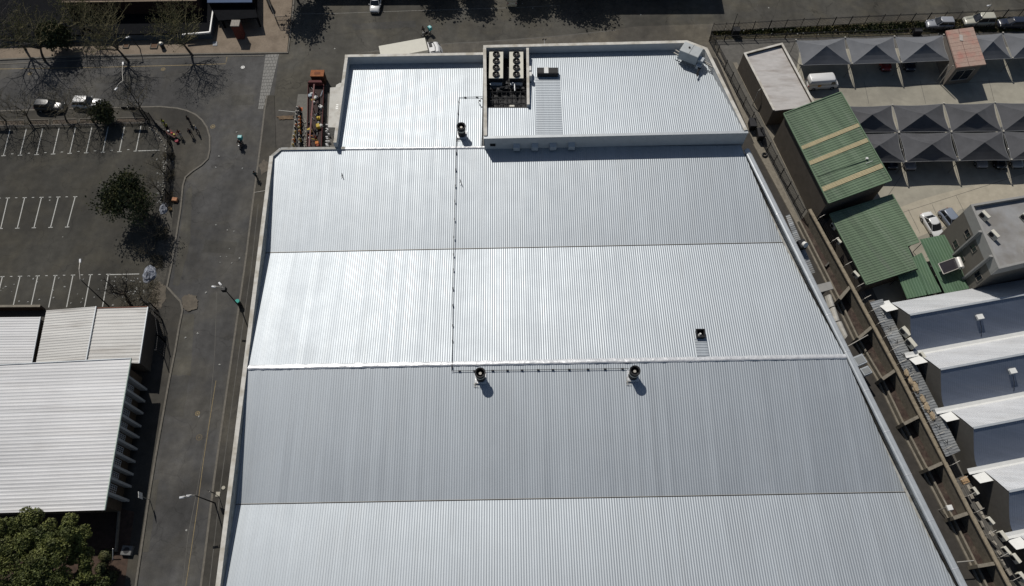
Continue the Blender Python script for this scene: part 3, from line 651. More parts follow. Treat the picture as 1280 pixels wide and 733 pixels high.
# conduits with clips
def conduit(pts, label, clips=1.9):
    P0 = [Vector(p) for p in pts]; t = thing('roof_conduit', P0[0], label, 'conduit')
    MB().path(P0, .035).build('pipe', STEELD, t)
    tot = 0
    for a, b in zip(P0, P0[1:]):
        L = (b-a).length; k = .8
        while k < L:
            p_ = lerp(a, b, k/L); r_ = math.atan2(b.y-a.y, b.x-a.x)
            MB().box((p_.x, p_.y, p_.z-.09), (.30, .13, .13), r_).build('clip', BLACK, t); k += clips*random.uniform(.85, 1.2)
xc1, xc2, xc3 = G(573.8, 122.7, 6.7), G(570.5, 184, 6.9), G(566.8, 312, 5.85)
xc4 = G(565, 459, 6.95); 
conduit([(G(603, 121.5, 6.8).x, xc1.y+.1, 6.85), (xc1.x, xc1.y, 6.82), (xc2.x, xc2.y, 7.03)], 'thin conduit with black clips crossing the bright upper left roof')
conduit([(xc2.x, xc2.y-.2, 7.0), (xc3.x, xc3.y, 5.86), (xc4.x, xc4.y+.8, 6.9), (xc4.x, xc4.y, 7.02), (xc4.x, xc4.y-.55, 6.98)], 'long vertical conduit with black clips running down the first two roof bays', 2.4)
e1, e2 = G(566, 464, 6.9), G(786, 461, 6.9)
conduit([(e1.x, e1.y, 6.92), (e2.x, e2.y, 6.92)], 'conduit with black clips running along the foil ridge between the two round fans', 1.9)
conduit([(G(608, 126, 9).x, G(608, 126, 9).y, 8.1), (G(602, 124, 8).x, G(602, 124, 8).y, 8.15), (G(598, 128, 7).x, G(598, 128, 7).y, 7.0), (G(601, 132, 7).x, G(601, 132, 7).y, 6.95)], 'tangle of cables spilling over the plant well wall on to the roof', .7)
for px, py, z, lb in [(427, 220, 6.5, 'small dark twig lying on the first roof bay near the chamfered corner'), (575, 228, 6.5, 'small dark scrap lying on the first roof bay beside the long conduit')]:
    c = G(px, py, z); mb = MB(); mb.path([(c.x, c.y+.4, z+.05), (c.x+.1, c.y, z+.12), (c.x+.28, c.y-.45, z+.06)], .05, n=5); mb.path([(c.x+.1, c.y, z+.1), (c.x-.08, c.y-.2, z+.1)], .03, n=4)
    tag(mb.build('roof_debris', STEELD, org=c), lb, 'debris')

# ================================================================== RIGHT SIDE
def seglen(a, b): return (Vector(b)-Vector(a)).length
def wallpart(mbname, outline, z0, z1, m, parent): return MB().prism(outline, z0, z1).build(mbname, m, parent)
def shrink(pts, k):
    c = sum((Vector((p[0], p[1], 0)) for p in pts), Vector())/len(pts)
    out = []
    for p in pts:
        d = Vector((p[0], p[1], 0))-c; out.append(c+d*(1-k/d.length))
    return out
def wallwin(parent, a, b, u, z, wd, h, name='window', deep=.05, fm=None):
    """a framed pane on the vertical wall a-b at fraction u; outward side is the right hand of a->b"""
    a = Vector((a[0], a[1], 0)); b = Vector((b[0], b[1], 0)); d = (b-a).normalized(); n = Vector((d.y, -d.x, 0)); c = lerp(a, b, u)
    f = MB(); 
    def slab(mb, u0, u1, z0, z1, e0, e1):
        q = [c+d*u0+n*e0, c+d*u1+n*e0, c+d*u1+n*e1, c+d*u0+n*e1]; mb.prism(q, z0, z1)
    t = .07
    slab(f, -wd/2, wd/2, z+h-t, z+h, .003, deep); slab(f, -wd/2, wd/2, z, z+t, .003, deep+.04); slab(f, -wd/2, -wd/2+t, z+t, z+h-t, .003, deep); slab(f, wd/2-t, wd/2, z+t, z+h-t, .003, deep)
    slab(f, -t/3, t/3, z+t, z+h-t, .003, deep-.01)
    o = f.build(name, fm or STEEL, parent)
    g = MB(); slab(g, -wd/2+t, wd/2-t, z+t, z+h-t, .004, .02); g.build('pane', GLASS, o); return o

# white flat-roofed store
st = thing('flat_roof_store', G(970, 100, 0), 'long low store with dirty white flat roof and brown wall, beside the green striped roof', 'building')
z = 3.7; o = [G(929.6, 66.5, z), G(978, 53.8, z), G(1020, 132, z), G(979, 160, z)]
o[3] = lerp(o[0], G(962.4, 130, z), 1.12)
MB().prism(shrink(o, .12), 0, 3.2).build('wall', WALLB, st); MB().prism(shrink(o, .2), 3.2, 3.32).build('roof', FLATR, st)
for i in range(3 if False else 4):
    a, b = o[i], o[(i+1) % 4]; cc = sum(o, Vector())/4; d = (b-a).normalized(); n = Vector((-d.y, d.x, 0)); n = n if n.dot(cc-a) > 0 else -n
    if i == 2: continue
    wallbar('parapet', a+n*.14-d*0, b+n*.14, .28, 0, z-.003*i, WALLB, st); wallbar('coping', a+n*.14, b+n*.14, .34, z+.002-.003*i, z+.04-.003*i, LEDGE, st)
m = MB(); a = lerp(o[0], o[3], .62); m.path([(a.x-.1, a.y, 3.5), (a.x-.35, a.y-.2, 3.3), (a.x-.35, a.y-.2, .1)], .06); m.build('downpipe', STEEL, st)

# green striped roof hall
gh = thing('green_roof_hall', G(1045, 190, 0), 'hall with green ribbed roof crossed by three cream translucent strips', 'building')
z = 4.6; g1 = [G(979.4, 142.4, 5.7), G(1050.7, 115.7, 5.4), G(1114, 226, 5.4), G(1035.6, 254.3, 5.7)]
def ribang(a, b): return math.atan2(b[1]-a[1], b[0]-a[0])
zf = plane(g1); an = ribang(lerp(g1[0], g1[3], .5), lerp(g1[1], g1[2], .5))
MB().prism(shrink(g1, .35), 0, 5.2).build('wall', WALLB, gh)
mb = MB(); corr(mb, g1, zf, an, .38, .04); mb.build('roof', GROOF, gh)
for t0, t1 in ((.385, .425), (.555, .597), (.835, .882)):
    k = lambda t: 0
    l0 = lambda t: lerp(g1[0], g1[3], t); r0 = lambda t: lerp(g1[1], g1[2], t)
    t0b = t0-.0; 
    mb = MB(); corr(mb, [l0(t0)+Vector((0, 0, 0)), r0(t0-.02), r0(t1-.02), l0(t1)], zf, an, .19, .03, lift=.064); mb.build('translucent_strip', GSKY, gh)
m = MB()
for a, b in ((g1[0], g1[3]), (g1[3], g1[2]), (g1[2], g1[1]), (g1[0], g1[1])): m.bar(Vector((a.x, a.y, 5.36 if a in (g1[1], g1[2]) else 5.64)), Vector((b.x, b.y, 5.36 if b in (g1[1], g1[2]) else 5.64)), .14, .18, 0)
m.build('gutter', mat('green_gutter', (.13, .19, .12)), gh)
m = MB(); a, b = G(1022, 221, 5.7), G(1089, 198.5, 5.5); a.z = zf(a.x, a.y)+.1; b.z = zf(b.x, b.y)+.1; m.path([a, lerp(a, b, .93)], .04); m.build('roof_pipe', mat('dark_green', (.03, .06, .04)), gh)
m = MB(); c = lerp(a, b, .88); m.path([c+Vector((0, -.5, 0)), c+Vector((1.0, -.1, .05))], .04); c2 = c+Vector((.3, .3, 0)); m.box((c2.x, c2.y, c2.z-.05), (.3, .3, .25)); m.build('roof_bracket', WHITE, gh)

# lower green roof
gl = thing('green_roof_workshop', G(1090, 300, 0), 'workshop with plain green ribbed roof and a notched corner, below the striped one', 'building')
z = 3.4; g2 = [G(1037, 268, z), G(1115.4, 243.4, z), G(1148.8, 302.7, z), G(1133.5, 308, z), G(1146, 335.5, z), G(1083, 356, z)]
an2 = ribang(g2[0], g2[1])
zf = lambda x, y: 3.43
MB().prism([g2[0]+Vector((.3, -.2, 0)), g2[1]+Vector((-.2, -.4, 0)), g2[2]+Vector((-.4, .2, 0)), g2[3]+Vector((-.3, -.1, 0)), g2[4]+Vector((-.4, .2, 0)), g2[5]+Vector((.2, .4, 0))], 0, 3.3).build('wall', WALLB, gl)
s0 = lerp(g2[0], g2[5], .55)
mb = MB(); corr(mb, [g2[0], g2[1], g2[2], g2[3], lerp(g2[0], g2[5], seglen(g2[1], g2[3])/seglen(g2[0], g2[5])*1.0)], zf, an2, .36, .04); 
mb = MB()
hinge = lerp(g2[0], g2[5], .52); corr(mb, [g2[0], g2[1], g2[2], g2[3], hinge], zf, an2, .36, .04); corr(mb, [hinge, g2[3], g2[4], g2[5]], zf, an2, .36, .04)
mb.build('roof', GROOF, gl)
m = MB()
for a, b in zip(g2, g2[1:]+g2[:1]): m.bar(Vector((a.x, a.y, 3.28)), Vector((b.x, b.y, 3.28)), .12, .2)
m.build('gutter', mat('green_gutter', (.1, .16, .1)), gl)
gp_ = roofmat('green_canopy_sheet', (.075, .135, .078), rough=.5, metal=.05, var=.09, ang=R(-24), dirt=.06, dirtcol=(.14, .22, .1))
for polys, z, lb in [([[(1141, 321.5), (1152, 316), (1177, 365), (1160, 368.5)], [(1121.4, 344), (1148, 337.5), (1160, 368.6), (1133.5, 373.8)]], 2.6, 'narrow green canopy roof tucked against the notched corner of the workshop'),
                   ([[(1149.5, 299.6), (1180.5, 293.3), (1216.6, 359.6), (1181.6, 368)]], 2.7, 'green canopy roof carrying a solar water heater beside the grey office')]:
    P0 = GL(polys[0], z); t = thing('green_canopy', (P0[0].x, P0[0].y, 0), lb, 'canopy'); mb = MB()
    for k, pp_ in enumerate(polys):
        Pk = GL(pp_, z-.06*k); corr(mb, Pk, lambda x, y, z=z-.06*k: z, ribang(Pk[0], Pk[3]), .4, .04)
        for c in Pk:
            cc = lerp(c, sum(Pk, Vector())/len(Pk), .12); MB().tube((cc.x, cc.y, 0), (cc.x, cc.y, z-.08), .05, n=6).build('post', STEELD, t)
    mb.build('roof', gp_, t)
for k in range(4):
    a = lerp(G(1156, 318, 2.6), G(1180, 364, 2.6), (k+.3)/4); b = a+Vector((.75, .15, 0)); a.z = b.z = 2.52
    tag(MB().tube(a, b, .04, n=5).build('canopy_strut', STEEL, org=a), ['topmost', 'second', 'third', 'lowest'][k]+' of the short steel struts bridging the gap between the green canopies', 'strut', 'struts between the green canopies')
# solar water heater
sh = thing('solar_water_heater', G(1188, 336, 3.1), 'tilted dark solar panel with white tank on the green canopy', 'solar heater')
pz = [(1172.9, 330, 3.7), (1193.7, 322.4, 3.9), (1199, 335.5, 4.0), (1179.4, 343, 3.8)]
Q = [G(*p_) for p_ in pz]
m = MB(); m.add([q for q in Q]+[q-Vector((0, 0, .1)) for q in Q], [(0, 1, 2, 3), (7, 6, 5, 4), (0, 4, 5, 1), (1, 5, 6, 2), (2, 6, 7, 3), (3, 7, 4, 0)]); m.build('collector', SOLAR, sh)
m = MB()
for a, b in zip(Q, Q[1:]+Q[:1]): m.tube(a+Vector((0, 0, .01)), b+Vector((0, 0, .01)), .06)
m.build('frame', STEEL, sh)
a, b = G(1197, 323, 4.05), G(1202, 335, 4.15); MB().tube(a, b, .36, n=20).build('tank', GEYS, sh, smooth=False)
m = MB()
for q in (Q[1], Q[2], Q[3]): m.tube((q.x, q.y, 3.1), q, .04)
m.tube((Q[2].x+.6, Q[2].y-.1, 3.1), b, .04); m.build('stand', STEELD, sh)

# grey office block
of = thing('office_block', G(1240, 300, 0), 'grey rendered two storey office with flat roof and recessed windows', 'office')
z = 9.0; oc = [G(1213.5, 255.8, z), G(1248.9, 336, z), G(1300, 324, z), G(1290, 243, z)]
oc[2] = oc[1]+(oc[2]-oc[1])*2; oc[3] = oc[0]+(oc[3]-oc[0])*1.8
MB().prism(oc, 0, 8.1).build('wall', OFFW, of)
MB().prism(shrink(oc, .4), 8.1, 8.45).build('roof', FLATG, of)
for i in (0, 1, 3):
    a, b = oc[i], oc[(i+1) % 4]; d = (b-a).normalized(); n = Vector((-d.y, d.x, 0)); cc = sum(oc, Vector())/4; n = n if n.dot(cc-a) > 0 else -n
    wallbar('parapet', a+n*.15-n*.02-d*0, b+n*.13, .3, 7.3, z-.004*i, OFFT, of)
m = MB(); d = (oc[1]-oc[0]).normalized(); n = Vector((d.y, -d.x, 0)); n = n if n.x < 0 else -n
a0_, b0_ = oc[0], oc[1]
for u in (.42, .80):
    c = lerp(a0_, b0_, u); m.prism([c+n*.0-d*.18, c+n*.45-d*.10, c+n*.45+d*.10, c+d*.18], 0, 8.9)
m.build('buttress', OFFT, of)
w0, w1 = (b0_, a0_) if n.dot(Vector(((b0_-a0_).y, -(b0_-a0_).x, 0))) < 0 else (a0_, b0_)
def W_(u): return u if w0 is a0_ else 1-u
for u, zz, ww, hh in ((.30, 5.9, 1.1, 1.0), (.53, 5.9, 1.1, 1.0), (.30, 3.1, 1.1, 1.0), (.53, 3.1, 1.1, 1.0), (.90, 4.6, 1.3, 1.2)):
    if ww > .1: wallwin(of, w0, w1, W_(u), zz, ww, hh, deep=.07, fm=OFFW)
def acunit(loc, rz, label, grp='wall and roof air conditioners', s=1.0):
    t = thing('air_conditioner', loc, label, 'air conditioner', grp, rz)
    def lb(mb, name, m): o = mb.build(name, m); o.parent = t; return o
    b = MB(); b.bbox((0, 0, .08), (.9*s, .36*s, .62*s), ch=.03); lb(b, 'case', CREAM)
    b = MB(); n = 18
    y = -.185*s; ring = lambda r, y: [(-.15*s+r*math.cos(2*math.pi*i/n), y, .08+.31*s+r*math.sin(2*math.pi*i/n)) for i in range(n)]
    b.loft([ring(.25*s, y), ring(.25*s, y-.02), ring(.2*s, y-.02)]); lb(b, 'fan_grille', STEELD)
    b = MB(); b.box((-.3*s, 0, 0), (.06, .36, .08)); b.box((.3*s, 0, 0), (.06, .36, .08)); lb(b, 'bracket', STEELD)
    return t
for px, py, lb in [(1228, 272.5, 'upper of two white air conditioners standing on the office roof edge'), (1239.5, 296.5, 'lower of two white air conditioners standing on the office roof edge'), (1279, 275, 'small white air conditioner far out on the office roof')]:
    acunit(G(px, py, 8.45), R(-62), lb, 'air conditioners on the office roof', 1.35)
dk = MB(); c = G(1277, 300, 8.45); dk.prism([c+Vector((-.3, -1.8, 0)), c+Vector((3, -2.6, 0)), c+Vector((4, 1.4, 0)), c+Vector((1.4, 2.2, 0))], 8.451, 10.2); dk.build('roof_tower', OFFW, of)
cpt = MB(); cpt.bar(c+Vector((-.3, -1.8, 0)), c+Vector((1.4, 2.2, 0)), .16, .05, 1.86); cpt.build('coping', STEEL, of)

# row of steep roofed mills
def mill(i, B, label, length=30):
    zr, zv = 5.6, 3.1
    t = thing('mill_building', (B.x, B.y-2, 0), label, 'mill', 'row of grey saw-tooth mill buildings')
    dr = Vector((.983, .184, 0)).normalized(); n = Vector((.184, -.983, 0)).normalized()
    wf, wn = 2.9, 4.15
    # profile across (offset along n, z): far eave, ridge, near slope easing into a flat gutter
    far = [(-wf, zv+.06), (-wf*.5, (zr+zv)/2+.12), (0, zr)]
    near = [(0, zr), (.12, zr-.05), (1.2, zr-.92), (2.4, zr-1.82), (3.2, zr-2.3), (3.7, zr-2.45), (wn+.1, zr-2.5)]
    P3 = lambda s, u, zz: Vector((B.x, B.y, 0))+dr*s+n*u+Vector((0, 0, zz))
    mb = MB(); ss = [k*.27 for k in range(int(length/.27))]
    def sheet(prof, rib):
        mb = MB(); rows = []
        for s in ss:
            for u_, q in ((0, 0), (.5, 0), (.62, 1), (.85, 1)): rows.append([P3(s+u_*.27, u, zz+q*rib) for u, zz in prof])
        m_ = len(prof); vs = [q for r in rows for q in r]; fs = [(k*m_+i, k*m_+i+1, (k+1)*m_+i+1, (k+1)*m_+i) for k in range(len(rows)-1) for i in range(m_-1)]
        return mb.add(vs, fs)
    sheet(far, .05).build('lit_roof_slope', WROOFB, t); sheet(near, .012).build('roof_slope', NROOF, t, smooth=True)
    MB().loft([[P3(s, -wf, 0), P3(s, -wf, zv+.02), P3(s, 0, zr-.08)]+[P3(s, u, zz-.06) for u, zz in near[1:]]+[P3(s, wn+.1, 0)] for s in (.03, length)]).build('wall', mat('mill_gable', (.115, .108, .095), var=.12), t)
    MB().bar(P3(0, 0, zr-.03), P3(length, 0, zr-.03), .25, .1).build('ridge_capping', FLASH, t)
    # gutter between this roof and the next one
    MB().loft([[P3(s, wn-.15, zv+.0), P3(s, wn-.15, zv+.1), P3(s, wn+.25, zv+.03), P3(s, wn+.55, zv+.1), P3(s, wn+.55, zv)] for s in (-1.3, length)]).build('gutter', WHITE, t)
    # white hood sheet over the gable end of the lit slope
    MB().loft([[P3(s, -wf-.5, zv-.12-k), P3(s, -wf-.1, zv-.04-k), P3(s, -wf*.55, zv+.92-k), P3(s, -wf*.55, zv+.86-k), P3(s, -wf-.1, zv-.12-k), P3(s, -wf-.5, zv-.2-k)] for s, k in ((-1.5, .25), (-.02, 0))]).build('gable_hood', WHITE, t)
    b = MB(); c = P3(9.2, 1.6, zr-1.15); b.box((c.x, c.y, c.z-.5), (.6, .55, .85), math.atan2(dr.y, dr.x)); v = b.build('ridge_vent', FLASH, t)
    b = MB(); b.box((c.x, c.y, c.z+.355), (.85, .65, .06), math.atan2(dr.y, dr.x)); b.box((c.x, c.y, c.z+.15), (.8, .6, .05), math.atan2(dr.y, dr.x)); b.build('vent_cap', WHITE, v)
    b = MB(); b.path([c+Vector((0, -.4, .1)), c+n*1.2+Vector((.1, 0, -.5)), c+n*2.1+Vector((0, 0, -1.15))], .03); b.build('vent_cable', STEELD, v)
    return t
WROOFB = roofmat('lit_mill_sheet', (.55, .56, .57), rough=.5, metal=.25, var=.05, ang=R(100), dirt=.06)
B0 = G(1137.4, 393.9, 5.6); B3 = G(1175, 461, 5.6); st_ = B3-B0
lbs = ['grey saw-tooth mill roof behind the office, topmost of the row', 'second grey saw-tooth mill roof down from the office', 'third grey saw-tooth mill roof down, halfway along the lean-to', 'fourth grey saw-tooth mill roof, below the end of the lean-to', 'fifth saw-tooth mill roof, its gable in the bottom corner', 'saw-tooth mill roof beyond the bottom edge of the view']
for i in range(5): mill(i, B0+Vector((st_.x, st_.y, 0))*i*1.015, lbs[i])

# lean-to roof strip and the boundary wall
lt = thing('lean_to_roof', G(1140, 470, 0), 'long narrow ribbed grey lean-to roof along the boundary wall', 'lean-to')
zl = 2.9; L4 = [G(1087, 378, zl), G(1103, 374, zl), G(1200.5, 564, zl), G(1182.5, 571.5, zl)]
mb = MB(); corr(mb, L4, lambda x, y: zl, ribang(L4[0], L4[1])+R(0), .33, .05); mb.build('roof', LEAN, lt)
MB().prism([L4[0]+Vector((-.0, .3, 0)), L4[1]+Vector((-1, 0, 0)), L4[2]+Vector((-1, .3, 0)), L4[3]+Vector((.1, .3, 0))], 0, zl-.15).build('wall', WALLB, lt)
for k in range(1, 11):
    c = lerp(L4[0], L4[3], k/11)
    b = MB(); b.path([c+Vector((-.2, 0, .1)), c+Vector((.5, .15, .35)), c+Vector((.9, -.25, .2)), c+Vector((1.1, .2, .1))], .035, n=5); b.build('hook_cable', STEELD, lt)
FOAM = mat('tan_foam', (.30, .235, .155), var=.25, scale=5, bump=.5, bscale=8)
for px, py, sx in [(1133, 467, 1.1), (1138, 477, 1.0), (1144, 485, 1.4), (1153, 500, 1.1), (1158, 510, 1.3), (1165, 520, 1.1)]:
    c = G(px, py, zl+.05); b = MB(); n = 9
    rr = lambda k, zz: [(c.x+sx*.3*k*random.uniform(.6, 1.15)*math.cos(2*math.pi*i/n), c.y+sx*.62*k*random.uniform(.7, 1.15)*math.sin(2*math.pi*i/n), zz) for i in range(n)]
    b.loft([rr(.9, c.z), rr(1, c.z+.12), rr(.7, c.z+.3)])
    tag(b.build('foam_lump', FOAM, org=c), 'tan foam scrap lying on the grey ribbed lean-to roof by the wall', 'foam scrap', 'foam scraps on the lean-to roof')
WALLPX = [(1012, 262), (1064.7, 358), (1092, 408), (1120.7, 461), (1151, 520), (1181, 578), (1213, 641), (1262, 733), (1285, 775)]
bwl = thing('boundary_wall', G(1120, 460, 0), 'long beige concrete boundary wall running diagonally down between earth bays and mills', 'wall')
m = MB(); cpm = MB(); zw = 2.2
for a, b in zip(WALLPX, WALLPX[1:]): m.bar(G(*a, 0), G(*b, 0), .28, 1)
WQ = GL(WALLPX, zw); m = MB()
m.kerb(WQ, .28, 0, zw); m.build('wall', CONCW, bwl); cpm.kerb(WQ, .5, zw+.002, zw+.12); cpm.build('coping', mat('beige_coping', (.235, .20, .145), var=.3, scale=2.5), bwl)
LOWPX = [(948, 180), (1000, 276), (1049.7, 374), (1072.9, 423), (1103, 473.5), (1130, 530), (1160, 587), (1192, 648), (1222, 708), (1240, 745), (1255, 775)]
lw = thing('low_concrete_wall', G(1103, 473, 0), 'low double concrete edging between the dark service lane and the earth bays', 'wall')
m = MB(); m.kerb(GL(LOWPX[1:], .5), .3, 0, .5); m.build('wall', CONCW, lw)
off = [Vector((p_.x-.75, p_.y-.1, 0)) for p_ in GL(LOWPX, 0)]
m = MB(); m.kerb(off, .3, 0, .18); m.build('kerb_edge', CONCW, lw)
FIN = [((1049.7, 374), (1063, 358), 1), ((1072.9, 423), (1090, 408.5), 1), ((1103, 474), (1119, 463), 1), ((1130, 530), (1150, 520), 1), ((1160, 587), (1180, 578), 1), ((1192, 648), (1212, 641), 1), ((1222, 708), (1246, 704), 1), ((1031.9, 333), (1042, 322), 0)]
lbn = ['topmost', 'second from the top', 'third from the top', 'fourth from the top', 'fifth from the top', 'sixth from the top', 'lowest']
for i, (a, b, k) in enumerate(FIN):
    zt = 2.0 if k else .4; A, Bq = G(*a, zt), G(*b, zt); zb1 = 0.03
    th_ = .38; d = (Bq-A).normalized(); n = Vector((-d.y, d.x, 0))*th_/2
    if k: m = MB(); m.add([A-n, Bq-n, Bq+n, A+n]+[Vector((p_.x, p_.y, zb1)) for p_ in (A-n, Bq-n, Bq+n, A+n)], [(0, 1, 2, 3), (7, 6, 5, 4), (0, 4, 5, 1), (1, 5, 6, 2), (2, 6, 7, 3), (3, 7, 4, 0)])
    else: m = MB().bar(Vector((A.x, A.y, 0)), Vector((Bq.x, Bq.y, 0)), .2, .4)
    if k: tag(m.build('buttress_wall', CONCW, org=(A.x, A.y, 0)), 'grey cross wall with black shadow between the earth bays, '+lbn[i], 'cross wall', 'cross walls between the earth bays')
    else: tag(m.build('low_step', CONCD, org=(A.x, A.y, 0)), 'thin low kerb where the grey path meets the first earth bay', 'kerb')
# electric fence brackets and cabinets on top of the wall
acn = 0
for k in range(24):
    t = (k+.5)/24*(len(WQ)-1.6); i = int(t); c = lerp(WQ[i], WQ[i+1], t-i)
    b = MB(); b.path([c+Vector((.15, 0, .1)), c+Vector((.25, .05, .75)), c+Vector((1.1, .45, 1.0))], .03, n=5)
    tag(b.build('fence_bracket', STEEL, org=c), 'thin angled wire bracket on top of the beige boundary wall', 'bracket', 'wire brackets along the boundary wall')
b = MB()
for h in (.35, .6, .85): b.path([w_+Vector((.2+h*.4, .1, h)) for w_ in WQ], .012, n=4)
tag(b.build('fence_wire', STEELD, org=WQ[0]), 'thin wires strung on brackets along the top of the boundary wall', 'wire')
for px, py, lb, s in [(1041, 285, 'white condenser on the wall beside the workshop, topmost', 1.1), (1046.5, 303.5, 'white condenser on the wall beside the workshop, second from the top', 1.0), (1068, 345.5, 'white condenser on the wall beside the workshop, lowest of three', 1.1),
                  (1129, 417.5, 'upper condenser hung on the first mill gable above the lean-to', 1.5), (1136, 431.5, 'lower condenser hung on the first mill gable above the lean-to', 1.5),
                  (1151, 446, 'condenser at the foot of the second mill hood', 1.0), (1216, 615, 'boxy condenser on the wall opposite the fourth mill gable', 1.0), (1250, 671, 'large white condenser on the wall in the lower corner', 1.25), (1255, 689, 'white condenser just under the large one in the lower corner', 1.0), (1266, 699, 'long white condenser low in the bottom right corner', 1.2), (1235, 652, 'small condenser between brackets above the large corner one', 1.0), (1274, 722, 'lowest white condenser on the wall at the bottom edge', 1.2)]:
    acunit(G(px, py, 2.4 if px < 1120 or px > 1200 else 3.0), R(-62+random.uniform(-4, 4)), lb, 'condensers along the boundary wall', s)
pos = [(1205, 601, .8, mat('orange_tan', (.33, .22, .12)), 'tan board lying on the boundary wall below the lean-to')]
for px, py, sx, mm, lb in pos:
    c = G(px, py, 2.35); b = MB(); b.bbox((c.x, c.y, c.z), (.9, .8, .25), R(20)); tag(b.build('board', mm, org=c), lb, 'board')
for k in range(10):
    c = lerp(G(1207, 610, 2.3), G(1262, 722, 2.3), k/9.5); c.x += random.uniform(-.2, .5)
    b = MB(); b.bbox((c.x, c.y, 2.33), (random.uniform(.25, .5), random.uniform(.4, .9), random.uniform(.06, .2)), R(random.uniform(10, 40)))
    tag(b.build('concrete_block', mat('pale_block', (.27, .245, .20), var=.2), org=c), 'loose pale concrete block on the boundary wall, '+['topmost', 'second', 'third', 'fourth', 'fifth', 'sixth', 'seventh', 'eighth', 'ninth', 'lowest'][k]+' of the row of ten', 'block', 'loose blocks on the boundary wall')
# bits beside the warehouse: lean-to strips, extractor, arched covers, boxes
lt2 = thing('side_canopy', G(1000, 320, 0), 'narrow corrugated grey canopy fixed along the right wall of the warehouse', 'canopy')
z = 3.4; q4 = [G(982, 270, z), G(987, 268, z), G(1019, 341, z), G(1010, 344, z)]; mb = MB(); corr(mb, q4, lambda x, y: z, ribang(q4[3], q4[2]), .3, .05); mb.build('roof', LEAN, lt2); MB().bar(lerp(q4[0], q4[3], .5)-Vector((0, 0, 3.4)), q4[3]-Vector((0, 0, 3.4)), .15, 3.3).build('post', STEELD, lt2)
z = 3.0; q4 = GL([(1018, 357), (1038, 352), (1042, 361), (1024, 366)], z)
fc = thing('flat_canopy', (q4[0].x, q4[0].y, 0), 'small flat grey concrete canopy above the arched white covers', 'canopy'); MB().prism(q4, z-.25, z).build('slab', OFFT, fc); MB().prism(shrink(q4, .6), 0, z-.26).build('post', CONCD, fc)
cov = [((1031, 371), (1039, 370), (1043.5, 384), (1035, 386)), ((1036, 387), (1044, 385), (1050, 402), (1040, 404)), ((1042, 405), (1052, 403), (1059, 420), (1054, 426))]
cl = ['upper', 'middle', 'lowest']
for i, c4 in enumerate(cov):
    a, b_, c_, d_ = GL(c4, 2.6); m = MB(); rings = []
    for k in range(7):
        t = k/6; hgt_ = .55*math.sin(math.pi*min(1, t*1.0))**.6 if 0 < t < 1 else 0
        rings.append([lerp(a, b_, t)+Vector((0, 0, hgt_)), lerp(d_, c_, t)+Vector((0, 0, hgt_)), lerp(d_, c_, t)+Vector((0, 0, hgt_-.05)), lerp(a, b_, t)+Vector((0, 0, hgt_-.05))])
    m.loft(rings); t_ = thing('arched_cover', (a.x, a.y, 0), cl[i]+' of three arched pale covers against the right wall of the warehouse', 'cover', 'arched covers beside the warehouse'); m.build('cover', mat('milky_sheet', (.40, .385, .345), rough=.5, var=.2, scale=2), t_)
    b = MB()
    for q in (b_, c_): b.tube((q.x, q.y, 0), q, .05)
    b.build('post', STEELD, t_, kind='stuff')
for px, py, s, lb in [(1075, 450, 1.5, 'larger of two square grey duct boxes beside the warehouse wall'), (1083, 463.5, 1.2, 'smaller of two square grey duct boxes beside the warehouse wall')]:
    c = G(px, py, 2.8); t_ = thing('duct_box', (c.x, c.y, 0), lb, 'duct box', 'duct boxes beside the warehouse')
    MB().bbox((c.x, c.y, 1.8), (s, s*.85, 1), R(22)).build('case', FLASH, t_); MB().box((c.x, c.y, 2.803), (s*.75, s*.6, .04), R(22)).build('grille', mat('mid_grey', (.22, .23, .23)), t_); MB().box((c.x-.4, c.y, 0), (.15, .15, 1.8)).build('post', STEELD, t_)
ex = thing('wall_extractor', G(1004, 305, 3), 'small dark extractor with round white mouth on the right edge of the warehouse', 'extractor')
c = G(1003, 305, 4.6); MB().bbox((c.x, c.y, 3.9), (1.0, 1.2, .9), R(15)).build('case', STEELD, ex); MB().tube((c.x+.1, c.y-.1, 4.75), (c.x+.25, c.y-.45, 5.0), .36, .38, n=18).build('mouth', WHITE, ex)
la = thing('wall_lamp', G(1186, 636, 0), 'small white floodlight on a bracket over the dark service lane', 'lamp')
c = G(1187, 635, 2.2); MB().bbox((c.x, c.y, 2.1), (.65, .6, .25), R(10)).build('lamp_head', WHITE, la); MB().path([(c.x-.1, c.y+.1, 0), (c.x-.1, c.y+.1, 2.1)], .06).build('pole', STEEL, la)
MB().path([(c.x-.3, c.y+1.0, 1.9), (c.x+.2, c.y-.5, 2.05)], .04).build('arm', STEEL, la)
for a, b, lb in [((1060, 433), (1085, 419), 'thin grey pipe bridging the lane between warehouse and third earth bay'), ((1196, 703), (1217, 701), 'thin white pipe crossing the lane near the bottom edge')]:
    A, B_2 = G(*a, 2.2), G(*b, 2.2); m = MB().tube(A, B_2, .06); tag(m.build('pipe', STEEL, org=A), lb, 'pipe')

